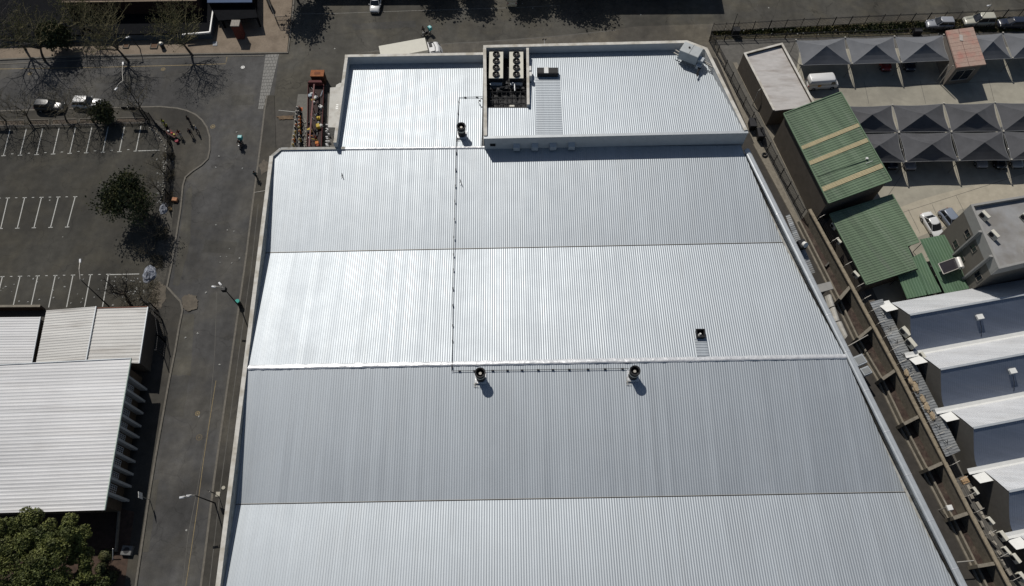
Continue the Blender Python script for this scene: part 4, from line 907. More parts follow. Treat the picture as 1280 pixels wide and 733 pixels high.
# tower like elevated office with brown roof
tw = thing('brown_roof_cabin', G(1205, 80, 0), 'tall narrow cabin with patchy brown slab roof standing between the carports', 'cabin')
z = 4.3; tq = [G(1182.5, 38.5, z), G(1216.5, 34, z), G(1232.7, 80.5, z), G(1196.5, 84.5, z)]
BROWN = mat('pinkish_brown_slab', (.33, .235, .19), var=.12, scale=3, col2=(.35, .175, .14), mix_scale=.5)
ib = shrink(tq, .35); ib = [Vector((p_.x+ .0, p_.y, 0)) for p_ in ib]
MB().prism(ib, 0, z-.25).build('wall', mat('cabin_wall', (.16, .14, .12)), tw)
MB().prism(tq, z-.25, z).build('roof', BROWN, tw)
m = MB(); mid = lambda t: lerp(lerp(tq[0], tq[1], .45), lerp(tq[3], tq[2], .42), t)
m.strip([mid(0), mid(1)], .07, z+.008)
for t in (.12, .24, .36, .45, .57, .68, .78, .9): m.strip([lerp(tq[0], tq[3], t), lerp(tq[1], tq[2], t-.02)], .05, z+.004)
m.build('slab_joint', mat('joint_brown', (.14, .085, .07)), tw)
m = MB(); c = mid(.25); m.box((c.x, c.y, z+.009), (.5, 1.3, .08), R(-12)); m.build('roof_patch', mat('pale_patch', (.36, .33, .30)), tw)
wallwin(tw, ib[3], ib[2], .45, 1.0, 3.0, 2.2, deep=.08)
m = MB(); a = G(1196, 84, 4); m.path([(a.x-.5, a.y+.3, 4.0), (a.x-.5, a.y+.3, 0)], .08); m.path([(a.x-.8, a.y+.9, 3.5), (a.x-.8, a.y+.9, 0)], .08); m.build('downpipe', STEEL, tw, kind='stuff')

# shade-net carports
CARP = mat('carport_steel', (.15, .145, .13), rough=.5)
def carport(rowpts_top, rowpts_bot, dy, label, zed=2.9, zp=4.75, NET=None):
    """rows of nodes (px) along the back and the front; one peaked net between each pair"""
    Tp = [G(*p_, zed) for p_ in rowpts_top]; Bt = [G(*p_, zed) for p_ in rowpts_bot]
    t = thing('shade_carport', (Bt[1].x, Bt[1].y, 0), label, 'carport', 'rows of shade net carports')
    for i in range(len(Tp)-1):
        a, b, c, d = Tp[i], Tp[i+1], Bt[i+1], Bt[i]; pk = G((rowpts_bot[i][0]+rowpts_bot[i+1][0])/2, (rowpts_bot[i][1]+rowpts_bot[i+1][1])/2-dy+random.uniform(-.8, .8), zp+random.uniform(-.12, .12))
        e = .1; a = lerp(a, b, .012); b = lerp(b, a, .012); d = lerp(d, c, .012); c = lerp(c, d, .012)
        edges = [(a, b), (b, c), (c, d), (d, a)]; m = MB()
        cen = lerp(a, c, .5); SG = random.uniform(.08, .24)
        for (p0, p1) in edges:
            N_ = 8; rowv = []
            for r_ in range(5):
                q = r_/4; row = []
                for k in range(N_+1):
                    e_ = lerp(p0, p1, k/N_); sag = math.sin(math.pi*k/N_); ee = lerp(e_, cen, .05*sag); ee.z = e_.z-.08*sag
                    v = lerp(ee, pk, q); v.z -= SG*math.sin(math.pi*q); row.append(v)
                rowv.append(row)
            vs = [v for r_ in rowv for v in r_]; fs = [(r_*(N_+1)+k, r_*(N_+1)+k+1, (r_+1)*(N_+1)+k+1, (r_+1)*(N_+1)+k) for r_ in range(4) for k in range(N_)]
            m.add(vs, fs)
        m.build('shade_net', NET or SHADEC, t)
        ed = MB()
        for (p0, p1) in edges:
            pts = []
            for k in range(9):
                e_ = lerp(p0, p1, k/8); sag = math.sin(math.pi*k/8); ee = lerp(e_, cen, .05*sag); ee.z = e_.z-.08*sag+.01; pts.append(ee)
            ed.path(pts, .025, n=4)
        ed.build('edge_cable', mat('net_edge', (.24, .245, .25)), t)
    for i in range(len(Tp)):
        MB().tube((Bt[i].x, Bt[i].y, 0), (Bt[i].x, Bt[i].y, zed+.15), .045).build('post', CARP, t)
        MB().tube((Tp[i].x, Tp[i].y, 0), (Tp[i].x, Tp[i].y, zed+.15), .045).build('post', CARP, t)
        MB().tube(Tp[i]+Vector((0, 0, .02)), Bt[i]+Vector((0, 0, .02)), .028).build('crossbar', CARP, t)
        m = MB()
        for q in (Tp[i], Bt[i]): m.bbox((q.x, q.y, zed+.15), (.22, .22, .1), 0, .02)
        m.build('post_cap', mat('cap_cream', (.40, .38, .33)), t, kind='stuff')
carport([(994.5, 51), (1056, 48), (1117.5, 46.5), (1179, 44.5)], [(1002, 82), (1064.5, 80.5), (1126, 79), (1188, 76)], 23, 'shade net carport of three grey peaks behind the white van, left of the brown cabin')
carport([(1205, 44), (1253, 42), (1300, 40.5), (1348, 39)], [(1218, 76), (1265, 73.5), (1312, 72), (1360, 70)], 23, 'shade net carport of grey peaks right of the brown cabin')
carport([(1050, 133), (1115, 132), (1179, 130), (1243, 129), (1307, 128)], [(1058, 166.5), (1123, 165.5), (1188.5, 165), (1253.5, 164.5), (1318, 163.5)], 22.5, 'dark shade net carport in the middle of the yard, upper of the joined pair', NET=SHADED)
carport([(1058, 167.5), (1123, 166.8), (1188.5, 166), (1253.5, 165.3), (1318, 164.5)], [(1066, 204), (1132, 203), (1198.5, 201.5), (1263.5, 200.5), (1329, 199.5)], 22.5, 'dark shade net carport sheltering parked cars, lower of the joined pair', NET=SHADED)
m = MB()
for k in range(14):
    a = G(1068+k*22.2, 214-.4*k, 0); m.strip([(a.x-.45, a.y), (a.x+.45, a.y)], .08, .025); m.strip([(a.x, a.y), (a.x-.2, a.y+4.5)], .08, .025)
    a = G(1063+k*21.5, 92-.4*k, 0); m.strip([(a.x-.45, a.y), (a.x+.45, a.y)], .08, .025); m.strip([(a.x, a.y), (a.x-.2, a.y+4.5)], .08, .025)
structure(m, 'parking_markings', mat('faded_line', (.2, .2, .19)))

# fence with grass verge along the top right road
vg = [(893, 42), (1100, 27), (1300, 20), (1400, 18), (1400, 36), (1100, 45), (890, 50), (886, 47)]
structure(MB().poly(GL(vg, .03)), 'verge', mat('verge_soil', (.085, .072, .045), var=.4, scale=2, col2=(.05, .05, .028), mix_scale=.6))
gm = MB()
for k in range(9000):
    t = random.random(); px = 890+t*500; lo_, hi_ = (48-.012*(px-890)*1.0, 38-(px-890)*.047)
    py = random.uniform(hi_+2, lo_-3) if hi_+2 < lo_-3 else lo_-3
    if py > 44-(px-890)*.012: py -= 3
    c = G(px, py, .03); h = random.uniform(.08, .35); a = random.uniform(0, 6.28); r_ = random.uniform(.06, .16)
    d = Vector((math.cos(a), math.sin(a), 0))*r_; e = Vector((random.uniform(-.15, .15), random.uniform(-.15, .15), h)); gm.add([c-d, c+d, c+d*.5+e, c-d*.5+e], [(0, 1, 2, 3)])
gm.build('verge_grass', mat('dry_grass', (.115, .10, .04), var=.45, scale=1.5, col2=(.045, .06, .02), mix_scale=.5, mix_lo=.4, mix_hi=.55), kind='stuff')
def fence(pts, label, h=1.9, step=2.6, dense=.22, m=STEELD, bars=True):
    t = thing('steel_fence', pts[0], label, 'fence'); P0 = [Vector((p_.x, p_.y, 0)) for p_ in pts]; b = MB(); ps = []
    r = MB()
    for a, c in zip(P0, P0[1:]):
        for hh in (.25, h-.2): r.bar(a+Vector((0, 0, hh)), c+Vector((0, 0, hh)), .05, .06)
        L = (c-a).length; n = max(1, int(L/dense))
        if bars:
            for k in range(n):
                q = lerp(a, c, k/n); d = (c-a).normalized(); b.bar(q-d*.03, q+d*.03, .02, h-.02*(k % 2))
        n = max(1, round(L/step))
        for k in range(n+1): ps.append(lerp(a, c, k/n))
    r.build('rail', m, t)
    if bars: b.build('palings', m, t)
    for q in ps[:100]: MB().box((q.x, q.y, 0), (.09, .09, h+.15)).build('post', m, t)
    return t
fence(GL([(886, 52), (889, 41), (920, 39.5), (1000, 35), (1100, 30), (1290, 22)], 0), 'dark steel fence along the outer side of the grass verge')
fence(GL([(886, 52), (1000, 47.5), (1100, 44), (1290, 35)], 0), 'dark fence along the inner side of the grass verge behind the carports', h=1.2)
fence(GL([(886, 52), (905, 88), (928, 134), (958, 190), (1000, 272)], 0), 'dark palisade fence running down the lane beside the warehouse', h=2.1)
for px, py, lb in [(938.5, 159.5, 'upper of two black wheeled bins against the lane fence'), (948.5, 172, 'lower of two black wheeled bins against the lane fence')]:
    c = G(px, py, 0); t = thing('wheeled_bin', c, lb, 'bin', 'black bins in the lane')
    MB().loft([[(c.x+x*k, c.y+y*k, zz) for x, y in ((-.5, -.8), (.5, -.8), (.5, .8), (-.5, .8))] for k, zz in ((.85, .1), (1, 1.2))]).build('body', BLACK, t); MB().bbox((c.x, c.y, 1.2), (1.05, 1.7, .12)).build('lid', STEELD, t)
c = G(955.5, 194.5, 0); t = thing('tyre', c, 'small black tyre lying in the lane below the bins', 'tyre'); n = 16
m = MB(); 
for i in range(n):
    a, b = 2*math.pi*i/n, 2*math.pi*(i+1)/n; m.tube((c.x+.32*math.cos(a), c.y+.32*math.sin(a), .12), (c.x+.32*math.cos(b), c.y+.32*math.sin(b), .12), .13, n=8)
m.build('tread', BLACK, t)
c = G(918, 44, 0); t = thing('small_kiosk', c, 'small dark metal box standing on the verge by the fence corner', 'utility box'); MB().bbox((c.x, c.y, 0), (1.1, .9, 1.3)).build('case', STEELD, t); MB().box((c.x, c.y, 1.303), (1.2, 1.0, .06)).build('lid', BLACK, t); MB().tube((c.x-.6, c.y+.3, 0), (c.x-.6, c.y+.3, 4.2), .05).build('pole', STEELD, t)
c = G(1145, 43, 0); t = thing('small_kiosk', c, 'small dark metal box against the inner fence behind the carport', 'utility box'); MB().bbox((c.x, c.y, 0), (1.2, .8, 1.0)).build('case', STEELD, t)

# ================================================================== LEFT SIDE BUILDINGS
gy = thing('sports_hall', (-55, 25, 0), 'large hall with white ribbed roof and grilled windows between fins facing the street', 'hall')
z = 5.3; e0, e1 = G(164, 448.5, z), G(131, 638, z); e2, e3 = G(-260, 648, z), G(-260, 469.3, z)
mb = MB(); corr(mb, [e0, e1, e2, e3], lambda x, y: z, ribang(lerp(e2, e3, .5), lerp(e0, e1, .5)), .42, .02); mb.build('roof', WROOF, gy)
inw = lambda a, k: Vector((a.x-k, a.y, 0))
wA, wB = inw(e0, .9)+Vector((0, -.6, 0)), inw(e1, .9)+Vector((0, .7, 0))
MB().prism([wA, wB, inw(e2, 0)+Vector((0, .6, 0)), inw(e3, 0)+Vector((0, -.6, 0))], 0, z-.12).build('wall', mat('hall_brick', (.10, .075, .05), var=.25, scale=4), gy)
MB().bar(Vector((e0.x-.02, e0.y, z-.14)), Vector((e1.x-.02, e1.y, z-.14)), .1, .22).build('gutter', mat('pale_green_trim', (.45, .52, .46)), gy)
MB().bar(Vector((e0.x, e0.y+.03, z-.1)), Vector((e3.x, e3.y+.03, z-.1)), .1, .2).build('gutter', FLASH, gy)
fins = [470.0, 485.5, 501, 518, 532.5, 548, 564.5, 581, 597, 615.5]
FN = [Vector((e0.x+(e1.x-e0.x)*t, e0.y+(e1.y-e0.y)*t, 0)) for t in [(G(160, yy, z).y-e0.y)/(e1.y-e0.y) for yy in fins]]
FINM = mat('fin_concrete', (.42, .42, .40), var=.1)
for q in FN: MB().prism([(q.x-.98, q.y-.13), (q.x-.05, q.y-.13), (q.x-.05, q.y+.13), (q.x-.98, q.y+.13)], 0, z-.16).build('fin', FINM, gy)
GRID = mat('window_grille', (.68, .69, .68), var=.05)
for a, b in zip(FN, FN[1:]):
    c = lerp(a, b, .5); L = (a-b).length-.5; x = c.x-.885; f = MB(); zt, zb = 3.9, 2.0
    for k in range(5): y = c.y-L*.42+L*.84*k/4; f.box((x+.02, y, zb), (.05, .06, zt-zb))
    for k in range(5): f.box((x+.025, c.y, zb+(zt-zb)*k/4-.03), (.056, L*.84, .06))
    o = f.build('window', GRID, gy); g = MB().box((x-.0, c.y, zb), (.02, L*.84, zt-zb)); g.build('pane', GLASS, o)
# annexes
an = thing('annexe', (-50, 42, 0), 'flat annexe with rusty edged pale sheet roof, nearest the street', 'building')
for nm, pts, z, lb, hd in [('annexe', [(121.4, 386), (184.9, 384), (174, 454.4), (108, 452)], 3.6, None, 0), ('annexe', [(58, 388.3), (120.3, 383.3), (107.2, 453), (44.5, 456)], 3.75, 'flat annexe with grey streaked sheet roof, between the two other annexes', 0),
                       ('annexe', [(-200, 399), (50.8, 396.4), (38.5, 462), (-200, 468)], 3.3, 'lower annexe with cleaner white ribbed roof at the left edge', 0)]:
    t = an if lb is None else thing('annexe', GL(pts, 0)[0], lb, 'building')
    P4 = GL(pts, z); mb = MB(); corr(mb, P4, lambda x, y, z=z: z, ribang(P4[0], P4[1]), .46 if lb is None else .36, .032); mb.build('roof', WROOFD if z > 3.4 else WROOF, t)
    MB().prism(shrink(P4, .3), 0, z-.1).build('wall', WALLB, t)
    MB().bar(P4[1]-Vector((0, 0, .12)), P4[2]-Vector((0, 0, .12)), .12, .2).build('edge_trim', FLASH, t)
    if lb is None:
        m = MB(); a, b = P4[0], P4[3]
        m.bar(a+Vector((-.05, 0, -.1)), b+Vector((-.05, 0, -.1)), .16, .16); m.build('rusty_gutter', mat('rust_stain', (.16, .07, .045), var=.4, scale=6), t)
        m = MB(); m.bar(P4[0]+Vector((0, .05, -.1)), P4[1]+Vector((0, .05, -.1)), .1, .17); m.build('rusty_edge', mat('rust_stain', (.16, .07, .045)), t)
bk = thing('boundary_wall', G(20, 389, 0), 'dark brown low wall between parking bays and the white annexe roof', 'wall')
MB().bar(G(-200, 389, 0), G(57, 387.5, 0), .25, 1.2).build('wall', mat('dark_brown_wall', (.06, .04, .03)), bk)
MB().bar(G(-200, 389, 0), G(57, 387.5, 0), .32, .06, 1.203).build('coping', CONCW, bk)
fence(GL([(186, 384), (198, 389), (203, 400), (207, 428), (205, 447)], .1), 'dark mesh fence around the shaded corner beside the annexe', h=2.6, dense=.3)
c = G(161, 689, 0); t = thing('condenser_unit', c, 'square grey condenser unit with round fan on the shaded ground by the pavement', 'condenser')
MB().bbox((c.x, c.y, .1), (1.2, 1.05, .5), R(-3)).build('case', mat('shaded_grey_unit', (.14, .14, .135)), t); m = MB(); disc(m, c, .36, .61); m.build('fan_grille', STEELD, t)  # case colour darkened in place of the hall's shadow
structure(MB().poly(GL([(-100, 642), (150, 636), (168, 640), (160, 700), (152, 760), (-100, 800)], .106)), 'garden_bed', mat('red_mulch', (.055, .034, .024), var=.4, scale=2))
m = MB(); m.kerb(GL([(146, 690), (150, 640)], .1), .2, .1, .5); tag(m.build('garden_edge', CONCW, org=G(148, 665)), 'thin pale concrete edging beside the reddish planting bed', 'edging')
m = MB().tube(G(141, 700, .1), G(141, 686, 1.4), .05); tag(m.build('garden_post', WHITE, org=G(141, 700)), 'thin white post at the corner of the reddish planting bed', 'post')

# top left buildings
bA = thing('dark_roof_building', G(150, 40, 0), 'low building with dark flat roof and white edged corner behind the bare trees', 'building')
z = 1.5; P4 = [G(-300, 52, z), G(-20, 47, z), G(262, 40.5, z), G(267, 12, z), G(262, -60, z), G(-300, -60, z)]
MB().prism([p_+Vector((0, .0, 0)) for p_ in P4], 0, z-.25).build('wall', mat('blue_grey_wall', (.07, .085, .10)), bA)
MB().prism(P4, z-.24, z-.02).build('roof', DARKR, bA)
m = MB(); m.bar(G(228, 43.5, z)-Vector((0, 0, .2)), G(262, 40.5, z)-Vector((0, 0, .2)), .22, .3); m.build('white_edge', WHITE, bA)
m = MB(); m.bar(G(262.4, 40.5, z)-Vector((0, 0, .2)), G(266.5, 12.5, z)-Vector((0, 0, .2)), .2, .31); m.build('white_edge', WHITE, bA)
m = MB()
for a in (157, 171, 184): 
    q = [G(a-4, 3, z+.1), G(a+3, 3, z+.1), G(a+9, 13, z+.1), G(a+2, 13, z+.1)]; MB().prism(q, z, z+.1).build('skylight', mat('skylight_grey', (.10, .10, .11), rough=.4), bA)
bB = thing('brown_eaves_building', G(150, -5, 0), 'building whose brown red fascia just shows at the top left edge', 'building')
z = 4.0; q = [G(78, 3.5, z), G(246, 1.2, z), G(250, -80, z), G(80, -80, z)]; MB().prism(q, 1.51, z).build('wall', mat('dark_red_wall', (.03, .013, .01)), bB); MB().bar(q[0], q[1], .2, .12, .01).build('fascia', mat('tan_fascia', (.22, .17, .12)), bB)
bC = thing('blue_roof_building', G(290, -5, 0), 'building with blue roof edge and dark canopy at the top of the view', 'building')
z = 3.2; q = [G(259, 3.5, z), G(315, 3, z), G(316, -90, z), G(258, -90, z)]; MB().prism(shrink(q, .3), 0, z-.15).build('wall', DARKR, bC); MB().prism(q, z-.14, z).build('roof', mat('blue_roof', (.045, .075, .14), var=.1), bC)
z = 2.3; q = [G(273, 26, z), G(322, 22, z), G(318, 4, z), G(262, 5, z)]; MB().prism(q, z-.2, z).build('canopy', DARKR, bC)
for a, b in ((282, 27.5), (326, 26)):
    c = G(a, b+8, 0); MB().box((c.x, c.y, 0), (.25, .25, 2.08)).build('post', DARKR, bC)
pi_ = thing('brick_pillar', G(303, 42, 0), 'square red brick pillar with pale concrete top in the dark forecourt', 'pillar')
c = G(294, 29, 3.0); MB().box((c.x, c.y, 0), (1.25, 1.25, 2.85)).build('shaft', BRICKR, pi_); MB().bbox((c.x, c.y, 2.86), (1.42, 1.42, .16), ch=.02).build('cap', mat('speckled_cap', (.25, .23, .2), var=.4, scale=5), pi_)
c = G(269, 56, .1); tag(MB().prism(GL([(266.5, 53.5), (272, 53.2), (272, 58.3), (266.5, 58.5)], 0), .12, .2).build('slab_cover', mat('pale_slab', (.26, .27, .28)), org=c), 'pale square slab cover in the brick forecourt', 'slab')
for px, py, lb, mm, sz in [(193, 58, 'square brown planter set in the brick pavement', mat('planter_brown', (.10, .055, .03)), 1.1), (158, 58, 'smaller brown planter beside the bare tree trunk', mat('planter_brown', (.10, .055, .03)), .9)]:
    c = G(px, py, .12); t = thing('planter', c, lb, 'planter', 'planters in the brick pavement'); MB().kerb([(c.x-sz/2, c.y-sz/2), (c.x+sz/2, c.y-sz/2), (c.x+sz/2, c.y+sz/2), (c.x-sz/2, c.y+sz/2), (c.x-sz/2, c.y-sz/2)], .14, .12, .3).build('rim', KERB, t); MB().box((c.x, c.y, .12), (sz-.1, sz-.1, .1)).build('soil', mm, t)
c = G(204, 60, .1); t = thing('pedestal_bin', c, 'dark pedestal bin with rounded grey top on the brick pavement', 'bin'); MB().tube((c.x, c.y, .12), (c.x, c.y, 1.0), .32, .36, n=14).build('body', STEELD, t); MB().tube((c.x, c.y, 1.0), (c.x, c.y, 1.25), .38, .2, n=14).build('lid', STEEL, t)
gt = thing('entrance_gate', G(350, 20, 0), 'pale framed gate and fence at the top beside the brick forecourt', 'gate')
m = MB(); a, b = G(338, 8, 0), G(347.5, 32, 0); b2 = G(366, 31, 0)
for h in (.2, 1.0, 1.8): m.bar(a+Vector((0, 0, h)), b+Vector((0, 0, h)), .05, .06)
for h in (.2, 1.0, 1.8): m.bar(b+Vector((0, 0, h)), b2+Vector((0, 0, h)), .05, .06)
for k in range(14): q = lerp(a, b, k/13); m.box((q.x, q.y, 0), (.04, .04, 1.85))
for k in range(12): q = lerp(b, b2, k/11); m.box((q.x, q.y, 0), (.04, .04, 1.85))
m.build('gate_frame', STEELD, gt); MB().box((a.x, a.y, 0), (.5, .5, 2.3)).build('gate_post', mat('beige_post', (.33, .29, .23)), gt)
# off-frame buildings whose shadows fall on the top road
for (x0, x1, yy, h, lb) in [(398, 560, -4, 5.0, 'dark walled building just beyond the top edge, above the parked white car'), (728, 892, -2, 7.2, 'tall building beyond the top edge casting the long shadow on the road')]:
    a, b = G(x0, yy, 0), G(x1, yy-1, 0); t = thing('roadside_building', (a.x, a.y, 0), lb, 'building')
    dyy = 2.0+h*.0; q = [Vector((a.x-2, a.y+dyy, 0)), Vector((b.x-2-h*.0, b.y+dyy, 0)), Vector((b.x-2, b.y+14, 0)), Vector((a.x-2, a.y+14, 0))]
    MB().prism(q, 0, h).build('wall', mat('far_wall', (.08, .075, .07)), t); MB().prism(shrink(q, -.3), h+.002, h+.15).build('roof', DARKR, t)
t = thing('corner_building', G(-30, 60, 0), 'building off the left edge whose shadow covers the street corner', 'building')
a = G(-2, 14, 0); MB().prism([a, a+Vector((0, -6.5, 0)), a+Vector((-3, -8.5, 0)), a+Vector((-12, -8.5, 0)), a+Vector((-12, 0, 0))], 0, 6).build('wall', WALLB, t)

# ================================================================== TREES
LEAFD = mat('leaf_dark', (.022, .032, .013), rough=.7, var=.4, scale=1.2, col2=(.05, .055, .018), mix_scale=.8)
LEAFG = mat('leaf_green', (.034, .042, .015), rough=.7, var=.6, scale=1.4, col2=(.07, .07, .025), mix_scale=.7)
PINE = mat('pine_leaf', (.07, .084, .022), rough=.6, var=.6, scale=1.0, col2=(.13, .14, .04), mix_scale=.5, mix_lo=.42, mix_hi=.6)
def tree(base, label, h=7, spread=3.5, lean=(0, 0), bare=True, leaves=0, leafm=None, seed=1, depth=5, name='bare_tree', r0=.22, lsize=.22, twigm=None, up=.5, group=None, crown_drop=0):
    rnd = random.Random(seed); base = Vector(base); t = thing(name, base, label, 'tree', group)
    trunk, twigs, tips = MB(), MB(), []
    def grow(p, d, L, r, lv):
        n = 3 if lv < 2 else 2; q = p
        for k in range(n):
            d2 = (d+Vector((rnd.uniform(-1, 1), rnd.uniform(-1, 1), rnd.uniform(-.5, .7)))*.22).normalized(); e = q+d2*L/n
            ra, rb = r*(1-.35*k/n), r*(1-.35*(k+1)/n); (trunk if lv < 2 else twigs).tube(q, e, ra, rb, n=(7 if lv < 2 else 3), cap=False); q = e; d = d2
            if lv >= depth-1 or (lv >= 2 and rnd.random() < .5): tips.append(q.copy())
            if lv >= 1 and lv < depth and rnd.random() < .55 and k < n-1:
                a = rnd.uniform(0, 6.28); s = Vector((math.cos(a), math.sin(a), rnd.uniform(.1, .6))); grow(q, (d*.5+s*.8).normalized(), L*.6, rb*.55, lv+1)
        if lv < depth:
            m = rnd.choice((2, 3, 3)) if lv else 5; a0 = rnd.uniform(0, 6.28)
            for k in range(m):
                a = a0+k*6.28/m+rnd.uniform(-.4, .4); s = Vector((math.cos(a), math.sin(a), up if lv else up+.2)); grow(q, (d*(.55 if lv else .35)+s*.75).normalized(), L*rnd.uniform(.62, .82)*(1.15*spread/h*2 if lv == 0 else 1), r*.58, lv+1)
    d = Vector((lean[0], lean[1], h)).normalized(); grow(base, d, h*.33, r0, 0)
    trunk.build('trunk', BARK, t, smooth=True); twigs.build('branches', twigm or TWIG, t)
    if leaves:
        lf = MB()
        for _ in range(leaves):
            c = rnd.choice(tips)+Vector([rnd.gauss(0, 1) for _ in range(3)])*lsize*2.0; c.z -= crown_drop*rnd.random()
            a = Vector([rnd.gauss(0, 1) for _ in range(3)]).normalized(); b = a.orthogonal().normalized(); s = lsize*rnd.uniform(.5, 1.2)
            lf.add([c-a*s, c+b*s*.6, c+a*s, c-b*s*.6], [(0, 1, 2, 3)])
        lf.build('crown', leafm or LEAFG, t)
    return t
YTW = mat('yellow_twig', (.16, .14, .075), var=.3, scale=6); GTW = mat('grey_twig', (.085, .078, .072), var=.3, scale=6)
tree(G(160.5, 77, .1), 'bare tree with pale spreading branches, middle of the three along the brick pavement', h=6.8, spread=5.2, lean=(-1.5, .8), seed=3, leaves=700, leafm=mat('olive_bud', (.085, .085, .03)), lsize=.1, twigm=YTW, group='bare trees along the brick pavement')
tree(G(240, 69, .1), 'bushy olive tree behind the white roof corner, right of the three along the pavement', h=6.8, spread=5.0, lean=(-2.0, 1.6), seed=9, leaves=1500, leafm=mat('olive_bud', (.085, .085, .03)), lsize=.11, twigm=YTW, group='bare trees along the brick pavement')
tree(G(56, 76, .1), 'bare olive tree left of the three, with long crown over the dark roof', h=6.5, spread=5.0, lean=(1.2, 1.5), seed=14, leaves=1400, leafm=mat('olive_bud', (.085, .085, .03)), lsize=.12, twigm=YTW, group='bare trees along the brick pavement')
tree(G(110, 45, .1), 'long limbed olive twigged tree between the two bare trees at the top left', h=5.5, spread=4.6, lean=(.5, 1.5), seed=21, leaves=1100, leafm=mat('olive_bud', (.085, .085, .03)), lsize=.11, twigm=YTW)
tree(G(32, 62, .1), 'grey twigged leafless tree at the far top left corner', h=6.5, spread=5.5, lean=(-.6, .6), seed=22, twigm=GTW)
tree(G(85, 60, .1), 'dense dark evergreen whose compact shadow covers the brick pavement', h=5.6, spread=2.0, lean=(-.6, .6), seed=31, leaves=3600, leafm=LEAFD, lsize=.26, depth=4, name='evergreen_tree', crown_drop=1.0)
tree(G(138, 152, .1), 'small dense green tree beside the white car', h=5.0, spread=1.5, lean=(-.6, .6), seed=41, leaves=3800, leafm=LEAFG, lsize=.2, depth=4, name='leafy_tree', crown_drop=1.0)
for i, (px, py, h, sd, lx, ly) in enumerate([(8, 152, 4.6, 51, -.5, .5), (38, 153, 5.0, 52, 0, .5), (84, 153, 5.0, 53, 0, .5), (116, 152, 4.6, 54, .5, 0), (183, 150, 5.5, 55, -1, .6)]):
    tree(G(px, py, .1), ['bare tree in the kerbed bed at the left edge', 'bare tree in the kerbed bed below the dark parked car', 'bare tree in the kerbed bed below the gap between the parked cars', 'thin bare tree just left of the small green tree', 'bare tree at the end of the kerbed beds by the stall'][i], h=h, spread=3.4, lean=(lx, ly), seed=sd, twigm=TWIG, r0=.14, group='bare trees in the kerbed beds')
tree(G(184, 268, .1), 'largest dark green tree standing over the parking lot edge', h=6.8, spread=3.1, lean=(-3.2, 2.0), seed=61, leaves=6500, leafm=LEAFG, lsize=.2, depth=5, name='leafy_tree', r0=.3)
tree(G(188, 280, .1), 'bare leaning tree mixed with the large green tree by the pavement', h=4.6, spread=3.4, lean=(-.6, .2), seed=62, twigm=TWIG, leaves=2600, leafm=LEAFD, lsize=.15, name='bare_tree')
tree(G(163, 380, .1), 'leafless forked tree growing behind the annexe roof', h=5.5, spread=2.6, lean=(-.5, 1.5), seed=71, twigm=mat('dark_twig', (.03, .026, .022)), depth=4)
tree(G(206, 218, .1), 'thin bare shrub-like tree in the pavement bed below the stall', h=3.6, spread=2.0, seed=72, twigm=TWIG, depth=4, r0=.1)
tree(G(200, 240, .1), 'thin bare tree in the pavement bed near the silver sheeting', h=3.8, spread=2.0, seed=73, twigm=TWIG, depth=4, r0=.1)
for i, (px, py, h) in enumerate([(212, 196, 2.6), (211, 228, 2.8), (196, 300, 3.2), (190, 320, 2.6), (176, 372, 3.6)]):
    tree(G(px, py, .1), ['low leafless shrub in the bed just below the stall', 'low leafless shrub in the bed between the two thin bare trees', 'leafless shrub under the shadow of the large green tree', 'low leafless shrub above the larger silver bundle', 'twiggy leafless shrub at the corner of the annexe'][i], h=h, spread=h*.8, seed=120+i, twigm=TWIG, depth=4, r0=.06, name='bare_shrub', group='bare shrubs in the pavement bed')
um = MB(); rr2 = random.Random(4); bedp = [((205, 192), (217, 200)), ((207, 215), (217, 225)), ((204, 240), (216, 255)), ((195, 285), (210, 300)), ((190, 320), (204, 335)), ((185, 350), (198, 380)), ((150, 352), (182, 382)), ((0, 152), (180, 157))]
for k in range(2400):
    a, b = rr2.choice(bedp); c = G(rr2.uniform(a[0], b[0]), rr2.uniform(a[1], b[1]), .11); e = c+Vector((rr2.uniform(-.5, .5), rr2.uniform(-.5, .5), rr2.uniform(.1, .5))); um.tube(c, e, .024, .01, n=3, cap=False)
um.build('bed_undergrowth', TWIG, kind='stuff')
for i, (px, py, h, r_) in enumerate([(372, 0, 7, 4.2), (548, -13, 6, 3.2), (588, -13, 6, 3.2), (652, -13, 6.5, 3.2), (722, -8, 7, 4.4), (700, -14, 6, 3.2)]):
    tree(G(px, py, 0), ['dense street tree beyond the top edge, its shadow beside the brick forecourt', 'street tree beyond the top edge, leftmost of the pair of round shadows', 'street tree beyond the top edge, right one of the pair of round shadows', 'street tree beyond the top edge right of the parked white van', 'largest street tree beyond the top edge, beside the long building shadow', 'street tree beyond the top edge, between the van and the long building shadow'][i], h=h, spread=r_, seed=80+i, leaves=4200, leafm=LEAFD, lsize=.3, depth=4, name='street_tree', group='street trees along the far side of the top road')
# big cloud-crowned tree, bottom left
bt = thing('pine_tree', G(40, 705, .1), 'big bright green tree with cloud-like clumps in the bottom left corner', 'tree')
rnd = random.Random(5); b0 = G(60, 730, .1); tr = MB(); cr = MB()
clumps = [(8, 660, 6.5, 2.2), (32, 652, 7.3, 2.0), (52, 668, 7.5, 2.0), (85, 660, 6.8, 1.8), (100, 672, 6.0, 1.5), (20, 690, 7.5, 2.3), (55, 690, 7.2, 2.2), (78, 685, 7.0, 2.0), (40, 712, 7.5, 2.3), (70, 712, 7.0, 2.0), (12, 722, 7, 2.4), (98, 695, 5.5, 1.6), (105, 715, 5.0, 1.5), (35, 738, 6.5, 2.3), (75, 740, 6, 2.0), (-15, 700, 7, 2.6), (-20, 670, 6.5, 2.2), (-40, 735, 6, 2.5), (0, 755, 5.5, 2.5), (118, 735, 4.2, 1.6), (60, 765, 5, 2.3)]
